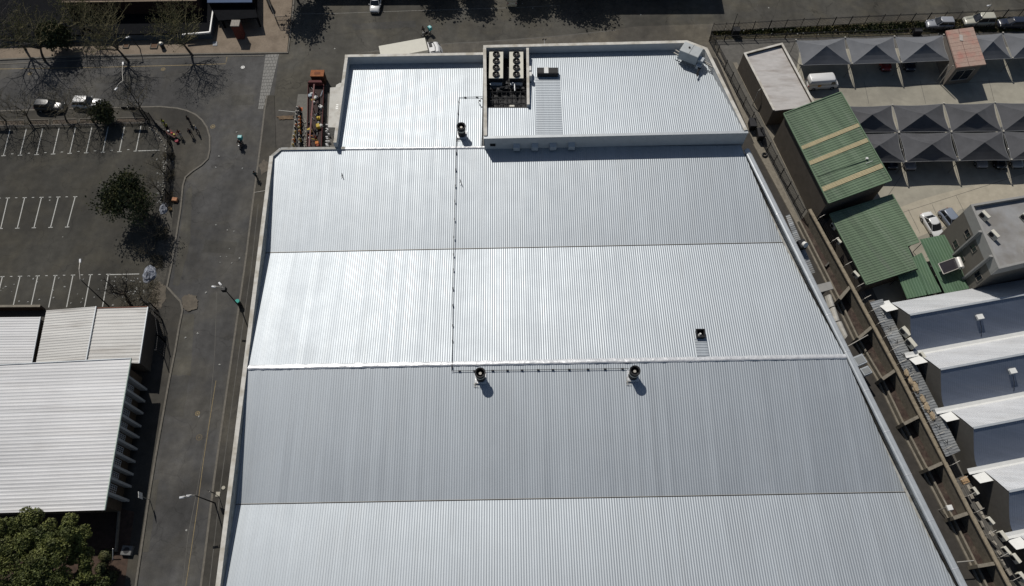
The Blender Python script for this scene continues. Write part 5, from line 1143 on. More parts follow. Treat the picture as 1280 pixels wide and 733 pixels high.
for px, py, z, r_ in clumps:
    c = G(px, py, z); tr.tube(b0+Vector((0, 0, 1.5)), c, .16, .05, n=5)
    subs = [(c+Vector([rnd.gauss(0, 1), rnd.gauss(0, 1), rnd.gauss(0, .5)]).normalized()*r_*.55, r_*rnd.uniform(.3, .48)) for _ in range(6)]+[(c, r_*.5)]
    for sc_, sr in subs:
        for _ in range(int(620*sr)):
            d = Vector([rnd.gauss(0, 1), rnd.gauss(0, 1), rnd.gauss(0, 1)]).normalized(); p_ = sc_+Vector((d.x, d.y, d.z*.75))*sr*rnd.uniform(.82, 1.05)
            a = (d+Vector([rnd.gauss(0, .6) for _ in range(3)])).normalized(); b = a.orthogonal().normalized(); s = rnd.uniform(.06, .14)
            cr.add([p_-b*s, p_-a.cross(b)*s*.7, p_+b*s, p_+a.cross(b)*s*.7+d*.05], [(0, 1, 2, 3)])
tr.tube(b0, b0+Vector((0, 0, 1.8)), .35, .25, n=9); tr.build('trunk', BARK, bt); cr.build('crown', PINE, bt)
for i, (px, py) in enumerate([(133, 695), (128, 712), (140, 722)]):
    c = G(px, py, .1); lf = MB()
    for _ in range(500):
        d = Vector([rnd.gauss(0, 1), rnd.gauss(0, 1), abs(rnd.gauss(0, 1))]).normalized(); p_ = c+d*rnd.uniform(.4, .9); s = .1; b = d.orthogonal().normalized(); lf.add([p_-b*s, p_-d.cross(b)*s, p_+b*s, p_+d.cross(b)*s], [(0, 1, 2, 3)])
    t = thing('shrub', c, ['low green shrub at the corner of the planting bed, upper of three', 'low green shrub in the shade beside the big tree, middle of three', 'low green shrub nearest the bottom edge beside the big tree'][i], 'shrub', 'shrubs beside the big tree'); lf.build('foliage', LEAFG, t); MB().tube(c, c+Vector((0, 0, .5)), .04).build('stem', BARK, t)

# ================================================================== VEHICLES
RUB = mat('tyre_rubber', (.015, .015, .015)); RIM = mat('wheel_rim', (.25, .25, .26), rough=.4, metal=.4)
LAMPW = mat('lamp_glass', (.6, .6, .58), rough=.2); LAMPR = mat('tail_lamp', (.35, .02, .02), rough=.3)
def car(loc, rz, label, col, kind='hatch', L=4.1, W=1.72, H=1.48, group=None, name='parked_car', cat='car', z0=0):
    t = thing(name, Vector((loc.x, loc.y, z0)), label, cat, group, rz)
    def lb(mb, nm, m, par=None, smooth=False):
        o = mb.build(nm, m); o.parent = par or t
        if smooth:
            for p_ in o.data.polygons: p_.use_smooth = True
        return o
    h = W/2; dk = {'hatch': .92, 'suv': 1.05, 'pickup': 1.08, 'van': 1.15}.get(kind, .88)
    tail = {'hatch': dk+.02, 'suv': dk+.03, 'pickup': dk, 'van': dk, 'sedan': dk+.03}[kind]
    st = [(-L/2, .80, tail-.22), (-L/2+.12, .93, tail-.04), (-L*.36, 1, tail), (-L*.1, 1, dk), (L*.16, 1, dk-.02), (L*.32, .98, dk-.10), (L/2-.22, .92, dk-.20), (L/2-.05, .78, dk-.34), (L/2, .62, dk-.46)]
    rings = []
    for x, k, zt in st:
        w_ = h*k; rings.append([(x, -w_*.96, .22), (x, -w_, .5), (x, -w_*.985, zt-.14), (x, -w_*.9, zt-.03), (x, -w_*.55, zt+.015), (x, 0, zt+.03), (x, w_*.55, zt+.015), (x, w_*.9, zt-.03), (x, w_*.985, zt-.14), (x, w_, .5), (x, w_*.96, .22)])
    pm = paint(*col)
    lb(MB().loft(rings), 'body', pm, smooth=True)
    # greenhouse: x0 rear foot, x1 rear roof, x2 front roof, x3 windscreen foot
    x0, x1, x2, x3 = {'hatch': (-L*.47, -L*.38, L*.07, L*.23), 'suv': (-L*.47, -L*.42, L*.04, L*.2), 'sedan': (-L*.36, -L*.2, L*.05, L*.22), 'pickup': (-L*.16, -L*.12, L*.1, L*.22), 'van': (-L*.485, -L*.475, L*.28, L*.42)}[kind]
    def ring(xa, xb, w_, z, c=.16): return [(xa, -w_+c, z), (xa+c*.6, -w_, z), (xb-c, -w_, z), (xb, -w_+c*1.6, z), (xb+.05, 0, z), (xb, w_-c*1.6, z), (xb-c, w_, z), (xa+c*.6, w_, z), (xa, w_-c, z), (xa-.02, 0, z)]
    if kind == 'van':
        lb(MB().loft([ring(x0, x3, h*.97, dk-.1), ring(x0+.02, x3-.25, h*.95, dk+.35), ring(x1, x2+.15, h*.9, H-.08), ring(x1+.1, x2, h*.8, H)]), 'upper_body', pm, smooth=True)
        g = MB(); a_, b_ = x3-.18, x2+.2; g.add([(a_+.03, -h*.82, dk+.06), (a_+.03, h*.82, dk+.06), (b_+.02, h*.72, H-.16), (b_+.02, -h*.72, H-.16)], [(0, 1, 2, 3)]); lb(g, 'windscreen', GLASS)
        for s in (-1, 1):
            g = MB(); g.add([(x3-.35, s*h*.985, dk+.05), (x3-1.1, s*h*.985, dk+.05), (x3-1.1, s*h*.94, H-.35), (x3-.6, s*h*.94, H-.35)], [(0, 1, 2, 3)]); lb(g, 'side_window', GLASS)
    else:
        lb(MB().loft([ring(x0, x3, h*.88, dk-.03), ring(x1, x2, h*.74, H-.06)]), 'glasshouse', GLASS)
        roof = lb(MB().loft([ring(x1-.03, x2+.02, h*.76, H-.07), ring(x1-.01, x2, h*.74, H-.02), ring(x1+.12, x2-.12, h*.55, H)]), 'roof', pm, smooth=True)
        for s in (-1, 1):
            for (xa, xb) in ((x0+.05, x1+.05), ((x1+x2)/2-.1, (x1+x2)/2-.05), (x3-.12, x2-.05)):
                lb(MB().tube((xa, s*h*.87, dk-.04), (xb, s*h*.745, H-.05), .035, n=5), 'pillar', pm)
    if kind == 'pickup':
        b = MB(); b.box((-L*.325, 0, dk+.025), (L*.29, W*.8, .012)); lb(b, 'load_bed', mat('bed_liner', (.04, .04, .04)))
        b = MB()
        for s in (-1, 1): b.box((-L*.325, s*h*.88, dk+.02), (L*.3, .07, .12))
        lb(b, 'bed_rail', pm)
    for sx in (-1, 1):
        for sy in (-1, 1):
            o = lb(MB().tube((sx*L*.3, sy*(h-.2), .33), (sx*L*.3, sy*(h+.005), .33), .33, n=16), 'wheel', RUB); lb(MB().tube((sx*L*.3, sy*(h-.05), .33), (sx*L*.3, sy*(h+.015), .33), .19, n=10), 'rim', RIM, o)
    for s in (-1, 1):
        b = MB(); b.bbox((L/2-.22, s*h*.66, dk-.42), (.24, .34, .16)); lb(b, 'headlight', LAMPW)
        b = MB(); b.bbox((-L/2+.06, s*h*.74, tail-.32), (.12, .22, .18)); lb(b, 'tail_light', LAMPR)
        b = MB(); b.bbox((x3-.25 if kind != 'van' else x3-.3, s*(h+.1), dk-.02), (.14, .2, .13)); lb(b, 'mirror', pm)
    lb(MB().bbox((L/2-.02, 0, .3), (.1, W*.7, .18)), 'front_bumper', BLACK)
    return t
W1 = ('white', (.62, .62, .61)); BK = ('black', (.018, .02, .022)); SV = ('silver', (.26, .27, .29)); CR = ('cream', (.42, .41, .34)); RD = ('red', (.22, .02, .018)); DB = ('dark_blue', (.02, .025, .04))
car(G(61, 131, 1), R(-3), 'black hatchback parked on the street above the parking lot', BK, 'suv', L=4.6, H=1.6)
car(G(106.5, 126.5, 1), R(-2), 'white hatchback parked on the street beside the small green tree', W1, 'hatch', L=4.4, W=1.75)
car(G(469, 2, 1), R(-92), 'white car parked nose down at the top edge above the truck', W1, 'hatch', L=3.9)
car(G(640, -8, 1), R(90), 'cream van at the top edge of the road, only its end in view', CR, 'van', L=4.6, W=1.8, H=2.0, name='parked_van', cat='van')
car(G(1176, 28, 1), R(180), 'silver estate car on the verge, leftmost of the cars above the brown cabin', SV, 'suv', L=4.4, H=1.65, group='cars parked on the top right verge')
car(G(1225, 24, 1), R(182), 'cream double cab pickup on the verge, between the silver and dark cars', CR, 'suv', L=5.0, W=1.85, H=1.8, group='cars parked on the top right verge')
car(G(1267, 27, 1), R(181), 'dark car on the verge at the top right corner', DB, 'suv', L=4.7, group='cars parked on the top right verge')
car(G(1029, 101, 1.2), R(5), 'white panel van between the flat roofed store and the carport', W1, 'van', L=5.0, W=1.85, H=2.1, name='parked_van', cat='van')
b = MB(); c = G(1024, 106.5, 1.0); b.bbox((c.x, c.y-.25, .9), (.5, .12, .35), R(5)); tag(b.build('amber_lamp', mat('amber', (.6, .3, .06)), org=c), 'small amber orange patch hanging at the side of the white panel van', 'lamp')
car(G(1168, 280.5, 1), R(-75), 'white saloon with sunroof parked between the green canopy and the office', W1, 'sedan', L=4.5, W=1.75, H=1.42)
car(G(1191, 274, 1), R(-68), 'silver blue car half hidden behind the office corner', ('steel_blue', (.2, .23, .28)), 'hatch', L=4.0)
for px, py, c_, lb in [(1113, 197, DB, 'dark car under the lower joined carport, beside the green striped roof'), (1136, 198, SV, 'silver car under the lower joined carport, second from the green striped roof'), (1225, 195.5, SV, 'pale silver car under the lower joined carport, left of a black one'),
                      (1249, 196.5, BK, 'black car under the lower joined carport between two silver ones'), (1269, 195.5, ('pale_silver', (.32, .34, .35)), 'pale car under the lower joined carport at the right edge')]:
    car(G(px, py, .7), R(-90), lb, c_, 'hatch', L=3.9, group='cars under the lower carport')
car(G(1106, 76, .7), R(-90), 'red car in the shade of the carport left of the brown cabin', RD, 'hatch', L=3.8)
car(G(1136, 76, .7), R(-90), 'dark car in the shade of the carport beside the red one', DB, 'hatch', L=3.8)
# box truck behind the warehouse
t = thing('box_truck', G(505, 70, 0), 'cream box truck standing behind the upper left roof', 'truck')
q = GL([(473.3, 57.8), (531, 47.3), (534.8, 62.8), (476, 74)], 3.3); q[3] = q[0]+(q[2]-q[1])
MB().prism(q, .9, 3.3).build('cargo_box', mat('cream_box', (.60, .58, .50), var=.04), t)
d = (q[1]-q[0]).normalized(); n = Vector((d.y, -d.x, 0)); w_ = (q[2]-q[1]).length
def TP(s, u, z): return Vector((q[1].x, q[1].y, 0))+d*s+n*u+Vector((0, 0, z))
MB().loft([[TP(.25, .15, z), TP(.25, w_-.15, z), TP(2.3-k, w_-.15-k*.3, z), TP(2.45-k, w_*.5, z), TP(2.3-k, .15+k*.3, z)] for z, k in ((.5, 0), (1.4, 0), (2.25, .45), (2.4, .7))]).build('cab', paint(*W1), t)
m = MB(); m.add([TP(2.3, .35, 1.5), TP(2.3, w_-.35, 1.5), TP(1.92, w_-.45, 2.24), TP(1.92, .45, 2.24)], [(0, 1, 2, 3)]); m.build('windscreen', GLASS, t)
m = MB(); m.prism([TP(.4, .5, 0), TP(.9, .5, 0), TP(.9, 1.3, 0), TP(.4, 1.3, 0)], 2.3, 2.46); m.build('roof_vent', BLACK, t)
m = MB(); m.kerb([TP(.35, .35, 0), TP(1.15, .4, 0), TP(1.3, w_*.5, 0), TP(1.15, w_-.4, 0), TP(.35, w_-.35, 0)], .1, 2.38, 2.5); m.build('wind_deflector', STEELD, t)
MB().prism([q[0]+d*.3+n*.3, q[1]+d*1.2+n*.3, q[1]+d*1.2+n*(w_-.3), q[0]+d*.3+n*(w_-.3)], .5, .88).build('chassis', STEELD, t)
for s in (-6.2, -5.2, 1.1):
    for u in (.05, w_-.3): MB().tube(TP(s, u, .45), TP(s, u+.25, .45), .45, n=16).build('wheel', RUB, t)

# yard left of the upper block
structure(MB().poly(GL([(372.5, 118), (412, 118), (428, 118), (424, 190), (362, 190)], .02)), 'concrete_slab', mat('slab_yard', (.13, .125, .11), var=.2, scale=2))
structure(MB().poly(GL([(340, 138), (372, 134), (364, 190), (345, 190), (330, 170)], .012)), 'yard_patch', mat('stained_patch', (.055, .05, .042), var=.4, scale=1))
structure(MB().strip(GL([(348, 138), (371, 140.5)], 0), .08, .02), 'road_line', LINE)
t = thing('steel_bin', G(396, 100, 0), 'rust orange topped steel box standing at the head of the maroon trailer', 'steel box')
c = G(396.5, 91.5, 2.0); MB().prism([(c.x-1, c.y-.65), (c.x+1, c.y-.6), (c.x+1, c.y+.6), (c.x-1, c.y+.6)], .1, 1.9).build('body', mat('dark_brown_steel', (.045, .02, .012)), t); MB().bbox((c.x, c.y, 1.905), (2.12, 1.35, .09), 0, .02).build('lid', RUST, t)
MB().bbox((c.x, c.y, 2.0), (.9, .5, .03), 0, .01).build('lid_panel', mat('rust_dark', (.15, .05, .02)), t)
t = thing('flatbed_trailer', G(395, 150, 0), 'long maroon trailer frame loaded with mixed goods behind the rusty box', 'trailer')
A1, A2, A3, A4 = G(385.5, 107, .9), G(405, 107, .9), G(402, 188, .9), G(384, 188, .9)
MB().prism([A1, A2, A3, A4], .75, .85).build('deck', mat('dark_deck', (.03, .018, .016), var=.4, scale=3), t)
for a, b in ((A1, A4), (A2, A3), (A1, A2)): MB().bar(a-Vector((0, 0, .05)), b-Vector((0, 0, .05)), .07, .3).build('side_rail', MAROON, t)
a, b = G(392.8, 106, 2.3), G(386.5, 184, 2.3); MB().bar(a, b, .2, .14).build('ridge_beam', mat('faded_maroon', (.17, .085, .08), var=.2), t)
for k in range(4): p_ = lerp(a, b, .08+.28*k); MB().box((p_.x, p_.y, .85), (.1, .1, 1.45)).build('upright', MAROON, t)
for k in range(3):
    for s in (-1, 1):
        p_ = lerp(A1 if s < 0 else A2, A4 if s < 0 else A3, .2+.3*k); MB().tube(p_+Vector((-.1, 0, -.5)), p_+Vector((.1, 0, -.5)), .4, n=14).build('wheel', RUB, t)
p_ = MB(); c = lerp(A1, A2, .5); p_.prism([c+Vector((-1.15, -.1, 0)), c+Vector((1.15, -.1, 0)), c+Vector((.9, .35, 0)), c+Vector((-.9, .35, 0))], .86, 1.7); p_.build('headboard', MAROON, t)
rnd = random.Random(77)
GC = [('white', (.5, .5, .48)), ('orange', (.45, .16, .04)), ('grey', (.2, .2, .2)), ('tan', (.35, .25, .14)), ('dark', (.03, .03, .03)), ('brick_red', (.2, .05, .03)), ('pale_blue', (.3, .35, .4)), ('yellow', (.45, .33, .06))]
for k in range(34):
    u, v = rnd.uniform(.12, .97), rnd.uniform(.1, .95); p_ = lerp(lerp(A1, A4, u), lerp(A2, A3, u), v); cn, cc = GC[rnd.choice((0, 0, 0, 1, 2, 2, 3, 4, 4, 4, 5, 6, 7))]
    s = rnd.uniform(.22, .55); m = MB(); rz_ = rnd.uniform(0, 3)
    if k % 4 == 0:
        q1 = Vector((p_.x, p_.y, 1.0)); e = Vector((math.cos(rz_), math.sin(rz_), .2))*s*2.4; m.tube(q1, q1+e, .06, n=6); nm = 'pipe_offcut'; l_ = cn.replace('_', ' ')+' pipe offcut lying among the goods on the maroon trailer'
    else: m.bbox((p_.x, p_.y, .86), (s, s*rnd.uniform(.6, 1.3), rnd.uniform(.2, .6)), rz_); nm = 'crate'; l_ = cn.replace('_', ' ')+' small crate or pack among the goods on the maroon trailer'
    tag(m.build(nm, mat('goods_'+cn, cc), org=p_), l_, 'goods', 'mixed goods on the maroon trailer')
t = thing('display_rack', G(374, 160, 0), 'dark rack of gas cylinders with orange caps beside the maroon trailer', 'rack')
B1, B2 = G(374, 136, .2), G(372, 188, .2)
m = MB(); m.prism([B1+Vector((-.25, 0, 0)), B1+Vector((.3, 0, 0)), lerp(B1, B2, .45)+Vector((.85, 0, 0)), B2+Vector((.7, 0, 0)), B2+Vector((-.7, 0, 0)), lerp(B1, B2, .4)+Vector((-.65, 0, 0))], .05, .17); m.build('base', BLACK, t)
for k in range(3):
    off_ = Vector((-.5+.5*k, 0, 0)); MB().bar(B1+off_*.3+Vector((0, 0, .7)), B2+off_+Vector((0, 0, .7)), .05, .05).build('rail', STEELD, t)
for k in range(20):
    p_ = lerp(B1, B2, (k//2+.7+rnd.uniform(-.25, .25))/10.5)+Vector(((-.3 if k % 2 else .3)*(.5+.06*k)+rnd.uniform(-.12, .12), 0, 0)); o_ = rnd.random()
    g = thing('gas_cylinder', (p_.x, p_.y, .3), ('orange' if o_ < .45 else 'black' if o_ < .8 else 'yellow')+' gas cylinder standing in the dark rack beside the maroon trailer', 'gas cylinder', 'gas cylinders in the rack')
    cc = mat('cyl_orange', (.42, .13, .03)) if o_ < .45 else (BLACK if o_ < .8 else mat('cyl_yellow', (.4, .3, .08)))
    MB().tube((p_.x, p_.y, .33), (p_.x, p_.y, 1.0), .16, n=12).build('body', cc, g); MB().tube((p_.x, p_.y, 1.0), (p_.x, p_.y, 1.2), .1, .05, n=10).build('valve', STEEL, g)
c = G(374, 134.5, .5); t = thing('traffic_cone', (c.x, c.y, 0), 'orange cone heap at the head of the dark cylinder rack', 'cone'); MB().tube((c.x, c.y, .05), (c.x, c.y, .8), .3, .06, n=12).build('cone', mat('cone_orange', (.5, .13, .05)), t); MB().box((c.x, c.y, 0), (.75, .75, .05)).build('base', mat('cone_orange', (.5, .13, .05)), t)
m = MB()
for k in range(26):
    p_ = lerp(G(381, 150, .1), G(379, 186, .1), k/25)+Vector((rnd.uniform(-.3, .9), 0, 0)); e = Vector((rnd.uniform(-.5, .5), rnd.uniform(-.6, .6), rnd.uniform(0, .4))); m.tube(p_, p_+e, .05, n=5)
tag(m.build('scrap_pile', STEEL, org=G(380, 165)), 'heap of bent pipe and scrap between the cylinder rack and the maroon trailer', 'scrap')
for k in range(18):
    p_ = lerp(G(411, 143, 1), G(407, 186, 1), k/17)+Vector((rnd.uniform(-.35, .35), rnd.uniform(-.1, .1), 0)); m = MB(); m.bbox((p_.x, p_.y, .02), (rnd.uniform(.3, .5), .2, rnd.uniform(.4, .9)), rnd.uniform(-.5, .5))
    tag(m.build('plastic_container', mat('plastic_white', (.5, .5, .5)), org=p_), 'white plastic container in the row beside the white van', 'container', 'white containers beside the van')
t = thing('box_van', G(421, 135, 0), 'white box van with roof hatch squeezed against the upper left block', 'van')
q = GL([(412.5, 109.5), (432, 108), (427, 160), (409.8, 159.5)], 2.6); OW = mat('off_white_panel', (.50, .49, .45), var=.05, col2=(.42, .40, .36), mix_scale=.8)
b = MB(); cc_ = sum(q, Vector())/4; b.loft([[(p_.x, p_.y, .5) for p_ in q], [(p_.x, p_.y, 2.52) for p_ in q], [(cc_.x+(p_.x-cc_.x)*.97, cc_.y+(p_.y-cc_.y)*.99, 2.6) for p_ in q]]); b.build('box_body', OW, t)
n0, n1 = q[0]+Vector((.35, .05, 0)), q[1]+Vector((-.1, .05, 0)); b = MB()
b.loft([[(n0.x+k, n0.y, z), (n1.x-k, n1.y, z), (n1.x-.1-k, n1.y+1.2-k, z), ((n0.x+n1.x)/2, n1.y+1.4-k, z), (n0.x+.1+k, n0.y+1.2-k, z)] for z, k in ((.4, 0), (1.3, .02), (2.1, .3), (2.25, .5))]); b.build('cab', OW, t)
b = MB(); b.add([(n0.x+.2, n0.y+1.13, 1.4), (n1.x-.2, n1.y+1.13, 1.4), (n1.x-.42, n1.y+.9, 2.08), (n0.x+.42, n0.y+.9, 2.08)], [(0, 1, 2, 3)]); b.build('windscreen', GLASS, t)
for yy in (.5, .82):
    for a_, b_ in ((q[0], q[3]), (q[1], q[2])): p_ = lerp(a_, b_, yy if yy > .6 else .06); MB().tube((p_.x-.05, p_.y, .38), (p_.x+.15, p_.y, .38), .38, n=14).build('wheel', RUB, t)
c = G(422.5, 134, 2.5); t = thing('roof_hatch', (c.x, c.y, 2.5), 'square grey framed hatch on the roof of the squeezed white van', 'hatch'); MB().bbox((c.x, c.y, 2.48), (.85, 1.25, .1), R(1), .02).build('frame', STEEL, t)
for k in range(3): MB().box((c.x, c.y-.36+.36*k, 2.581), (.6, .2, .02)).build('slot', WHITE, t)
tag(MB().path([G(415, 163, .1), G(417, 170, .3), G(420, 175, .1), G(422, 176, .1)], .06).build('hose', BLACK, org=G(415, 163)), 'black hose curling over the dark paving below the white van', 'hose')
structure(MB().poly(GL([(404, 161), (428, 161), (426, 190), (403, 190)], .03)), 'dark_paving', CONCD)

# ================================================================== STREET FURNITURE
def lamp(base, top, z, arms, label, r=.09, z0=.1):
    b = G(*base, z0); tp = G(base[0], base[1], z0).copy(); tp.z = z; tp = tp+(G(*top, z)-tp)*.55    # posts lean very slightly less than traced
    tp = G(*top, z); tp.x = b.x+(tp.x-b.x)*.5; tp.y = b.y+(tp.y-b.y)*.5
    t = thing('street_lamp', b, label, 'street lamp'); MB().tube(b, tp, r, r*.6, n=10).build('pole', STEELD, t)
    for a in arms:
        e = G(*a, z+.3); MB().path([tp, tp+Vector((0, 0, .25)), lerp(tp, e, .5)+Vector((0, 0, .35)), e], .045, n=6).build('arm', STEEL, t)
        d = Vector((e.x-tp.x, e.y-tp.y, 0)); ang = math.atan2(d.y, d.x); MB().bbox((e.x, e.y, e.z-.08), (.6, .24, .12), ang, .03).build('lamp_head', mat('lamp_head_grey', (.55, .56, .57), rough=.35), t)
    return t
t = lamp((301, 385.3), (279, 362), 6.0, [(267.3, 358.5), (275, 355)], 'dark street lamp on the right pavement beside the teal bin, upper of two')
c = G(279, 362, 6.0); MB().bbox((c.x+.1, c.y, 5.7), (.55, .55, .6)).build('camera_box', BLACK, t)
lamp((268.6, 629), (243, 622), 5.6, [(227.5, 621.8), (236, 620)], 'thin street lamp reaching over the road at the bottom left, lower of two')
lamp((186, 150), (152, 98), 7.5, [(153.6, 79.5), (145, 111)], 'twin headed street lamp at the corner of the parking lot by the stall')
lamp((136, 383), (98.4, 345), 6.5, [(100, 326.3)], 'parking lot lamp post standing against the annexe wall')
lamp((175, 61), (162, 50), 2.8, [(159.5, 46.8)], 'short lamp with bright white square head on the brick pavement')
t = lamp((1217, 36), (1238, 9), 4.8, [(1236, 7)], 'leaning black topped pole beside the cream pickup on the verge', r=.06)
lamp((220, 167), (201, 129), 0.3, [], 'x') if False else None
def post_sign(base, z, sz, rz, label, m, pole=.04):
    b = G(*base, .1); t = thing('sign_post', b, label, 'sign'); MB().tube(b, (b.x, b.y, z), pole, n=8).build('pole', STEEL, t); MB().box((b.x, b.y+.06, z-sz[1]), (sz[0], .04, sz[1]), rz).build('panel', m, t); return t
post_sign((273.4, 620.5), 3.0, (.9, 1.0), R(-20), 'street sign with dark back on the right pavement beside the lower lamp', BLACK)
post_sign((187, 625), 3.0, (.75, 1.0), R(-75), 'street sign seen edge on at the shaded pavement of the ribbed hall', WHITE)
post_sign((171, 151), 3.2, (2.1, .75), R(0), 'wide dark backed sign board on a post by the small green tree', BLACK)
post_sign((4, 152), 3.2, (2.1, .75), R(0), 'wide dark backed sign board on a post at the left edge of the lot', BLACK)
t = thing('litter_bin', G(300, 382, .1), 'small teal topped litter bin at the foot of the upper street lamp', 'bin'); b = G(300, 381, .1)
MB().tube(b, b+Vector((0, 0, 1.0)), .27, .3, n=14).build('body', STEELD, t); MB().tube(b+Vector((0, 0, 1.0)), b+Vector((0, 0, 1.15)), .34, .3, n=14).build('lid', mat('teal', (.05, .30, .25)), t)
tag(MB().path([G(318, 241, .1), G(333, 238.5, .1)], .05).build('pavement_pipe', STEEL, org=G(318, 241)), 'thin pale pipe across the narrow pavement left of the warehouse', 'pipe')
c = G(272.5, 618, .1); tag(MB().box((c.x, c.y, .1), (.5, .55, .06)).build('junction_lid', mat('pale_lid', (.36, .34, .28)), org=c), 'pale square lid in the pavement beside the dark backed sign', 'lid')
c = G(279.5, 610, .1); tag(MB().tube((c.x, c.y, .1), (c.x, c.y, .18), .22, n=12).build('round_lid', mat('pale_lid', (.36, .34, .28)), org=c), 'pale round lid in the pavement beside the warehouse wall', 'lid')
# boundary fence by the pavement, stones, sheeting
fence(GL([(166, 141), (180, 145.5), (192, 151), (202, 164), (212, 173), (215, 186), (214, 215), (212, 245), (211, 262)], .1), 'curved dark palisade fence separating the pavement from the parking lot', h=1.8, dense=.14)
fence(GL([(-40, 161.5), (100, 158), (186, 155)], .1), 'low dark railing along the top row of parking bays', h=.7, dense=1.2)
STN = mat('pale_stone', (.26, .25, .22), var=.3, scale=6)
row = GL([(187, 161), (192, 163), (198, 170), (203, 177), (207.5, 185), (207, 196), (205, 204), (206, 214), (205, 226), (204, 240), (202, 252)], .11)
proto = None; k = 0
for a, b in zip(row, row[1:]):
    nn_ = max(1, int((b-a).length/.36))
    for j in range(nn_):
        p_ = lerp(a, b, j/nn_)+Vector((random.uniform(-.12, .12), random.uniform(-.1, .1), 0))
        if proto is None:
            bm_ = MB(); n = 7; bm_.loft([[(.14*q*random.uniform(.8, 1.2)*math.cos(6.283*i/n), .14*q*random.uniform(.8, 1.2)*math.sin(6.283*i/n), z) for i in range(n)] for q, z in ((.9, 0), (1, .08), (.6, .17))])
            proto = bm_.build('edging_stone', STN); tag(proto, 'pale stone in the curved line edging the bed beside the pavement fence', 'stone', 'pale stones edging the bed'); o = proto
        else: o = proto.copy(); COL.objects.link(o)
        o.location = p_; o.rotation_euler = (0, 0, random.uniform(0, 6)); s = random.uniform(.7, 1.25); o.scale = (s, s, s)
def heap(c, rx, ry, hh, m, label, name, seed):
    rnd = random.Random(seed); n, k = 18, 6; mb = MB(); rings = []
    for j in range(k+1):
        q = j/k; rings.append([(c.x+rx*(1-q**1.6)*rnd.uniform(.85, 1.15)*math.cos(6.283*i/n), c.y+ry*(1-q**1.6)*rnd.uniform(.85, 1.15)*math.sin(6.283*i/n), .1+hh*q+rnd.uniform(-.06, .06)) for i in range(n)])
    mb.loft(rings); return tag(mb.build(name, m, org=c), label, 'sheeting')
heap(G(205, 261, .1), .65, .95, .6, PLASTIC_BAG, 'crumpled silver plastic sheeting beside the large green tree', 'plastic_sheeting', 1)
heap(G(187, 343, .1), .9, 1.35, .9, PLASTIC_BAG, 'larger crumpled silver plastic bundle above the annexe corner', 'plastic_sheeting', 2)
c = G(219.5, 251, .1); tag(MB().bbox((c.x, c.y, .1), (.75, .6, .45), R(-5)).build('cardboard_box', mat('cardboard', (.35, .17, .09)), org=c), 'orange brown box on the pavement beside the silver sheeting', 'box')
c = G(213, 262, .1); tag(MB().bbox((c.x, c.y, .1), (.5, .7, .3), R(25)).build('cloth_bundle', mat('tan_cloth', (.2, .14, .07)), org=c), 'tan bundle lying right of the silver sheeting', 'bundle')
# litter
rnd = random.Random(9)
litter = [(rnd.uniform(0, 175), rnd.uniform(345, 382), .11) for _ in range(26)]+[(rnd.uniform(196, 216), rnd.uniform(195, 255), .12) for _ in range(46)]+[(rnd.uniform(140, 185), rnd.uniform(345, 382), .11) for _ in range(30)]+[(rnd.uniform(275, 300), rnd.uniform(290, 330), .02) for _ in range(6)]+[(rnd.uniform(900, 1180), rnd.uniform(36, 44), .2) for _ in range(24)]+[(rnd.uniform(230, 330), rnd.uniform(80, 700), .02) for _ in range(14)]
m = MB()
for px, py, z in litter:
    c = G(px, py, z); a = rnd.uniform(0, 6); k = rnd.uniform(.5, 1.3); ca, sa = math.cos(a)*k, math.sin(a)*k
    m.add([(c.x+x*ca-y*sa, c.y+x*sa+y*ca, c.z+h_*k) for x, y, h_ in ((-.1, -.08, 0), (.1, -.06, .05), (.12, .07, .01), (0, .1, .07), (-.11, .06, .02), (0, 0, .09))], [(0, 1, 5), (1, 2, 5), (2, 3, 5), (3, 4, 5), (4, 0, 5)])
m.build('litter', mat('paper_white', (.33, .33, .31)), kind='stuff')
# stall
t = thing('stall_table', G(215, 168, .1), 'street stall table under a dark red cloth beside the curved fence', 'table'); d = (G(222, 172, .8)-G(207, 163, .8)); an_ = math.atan2(d.y, d.x); c = G(214.5, 166.8, .8)
MB().box((c.x, c.y, .78), (2.0, .85, .04), an_).build('tabletop', mat('maroon_cloth', (.07, .028, .024), var=.3), t)
for sx in (-.9, .9):
    for sy in (-.35, .35): MB().tube((c.x+sx*math.cos(an_)-sy*math.sin(an_), c.y+sx*math.sin(an_)+sy*math.cos(an_), .1), (c.x+sx*math.cos(an_)-sy*math.sin(an_), c.y+sx*math.sin(an_)+sy*math.cos(an_), .78), .025, n=6).build('leg', STEEL, t)
for i, (u, cc, lb) in enumerate([(-.6, (.5, .5, .48), 'white carton on the maroon stall table'), (.1, (.35, .05, .05), 'red pack on the maroon stall table'), (.6, (.45, .4, .1), 'yellow pack on the maroon stall table')]):
    p_ = (c.x+u*math.cos(an_), c.y+u*math.sin(an_)); tag(MB().bbox((p_[0], p_[1], .82), (.3, .22, .2), an_, .01).build('carton', mat('carton%d' % i, cc), org=(p_[0], p_[1], .82)), lb, 'carton', 'packs on the stall table')
c = G(222, 178, .1); t = thing('bucket', c, 'pink red bucket standing in the shade below the stall table', 'bucket'); MB().tube(c, c+Vector((0, 0, .4)), .2, .27, n=14).build('body', mat('pink_plastic', (.28, .05, .07)), t); m = MB(); m.path([c+Vector((-.26, 0, .4)), c+Vector((-.15, 0, .55)), c+Vector((.15, 0, .55)), c+Vector((.26, 0, .4))], .015, n=5); m.build('handle', STEEL, t)

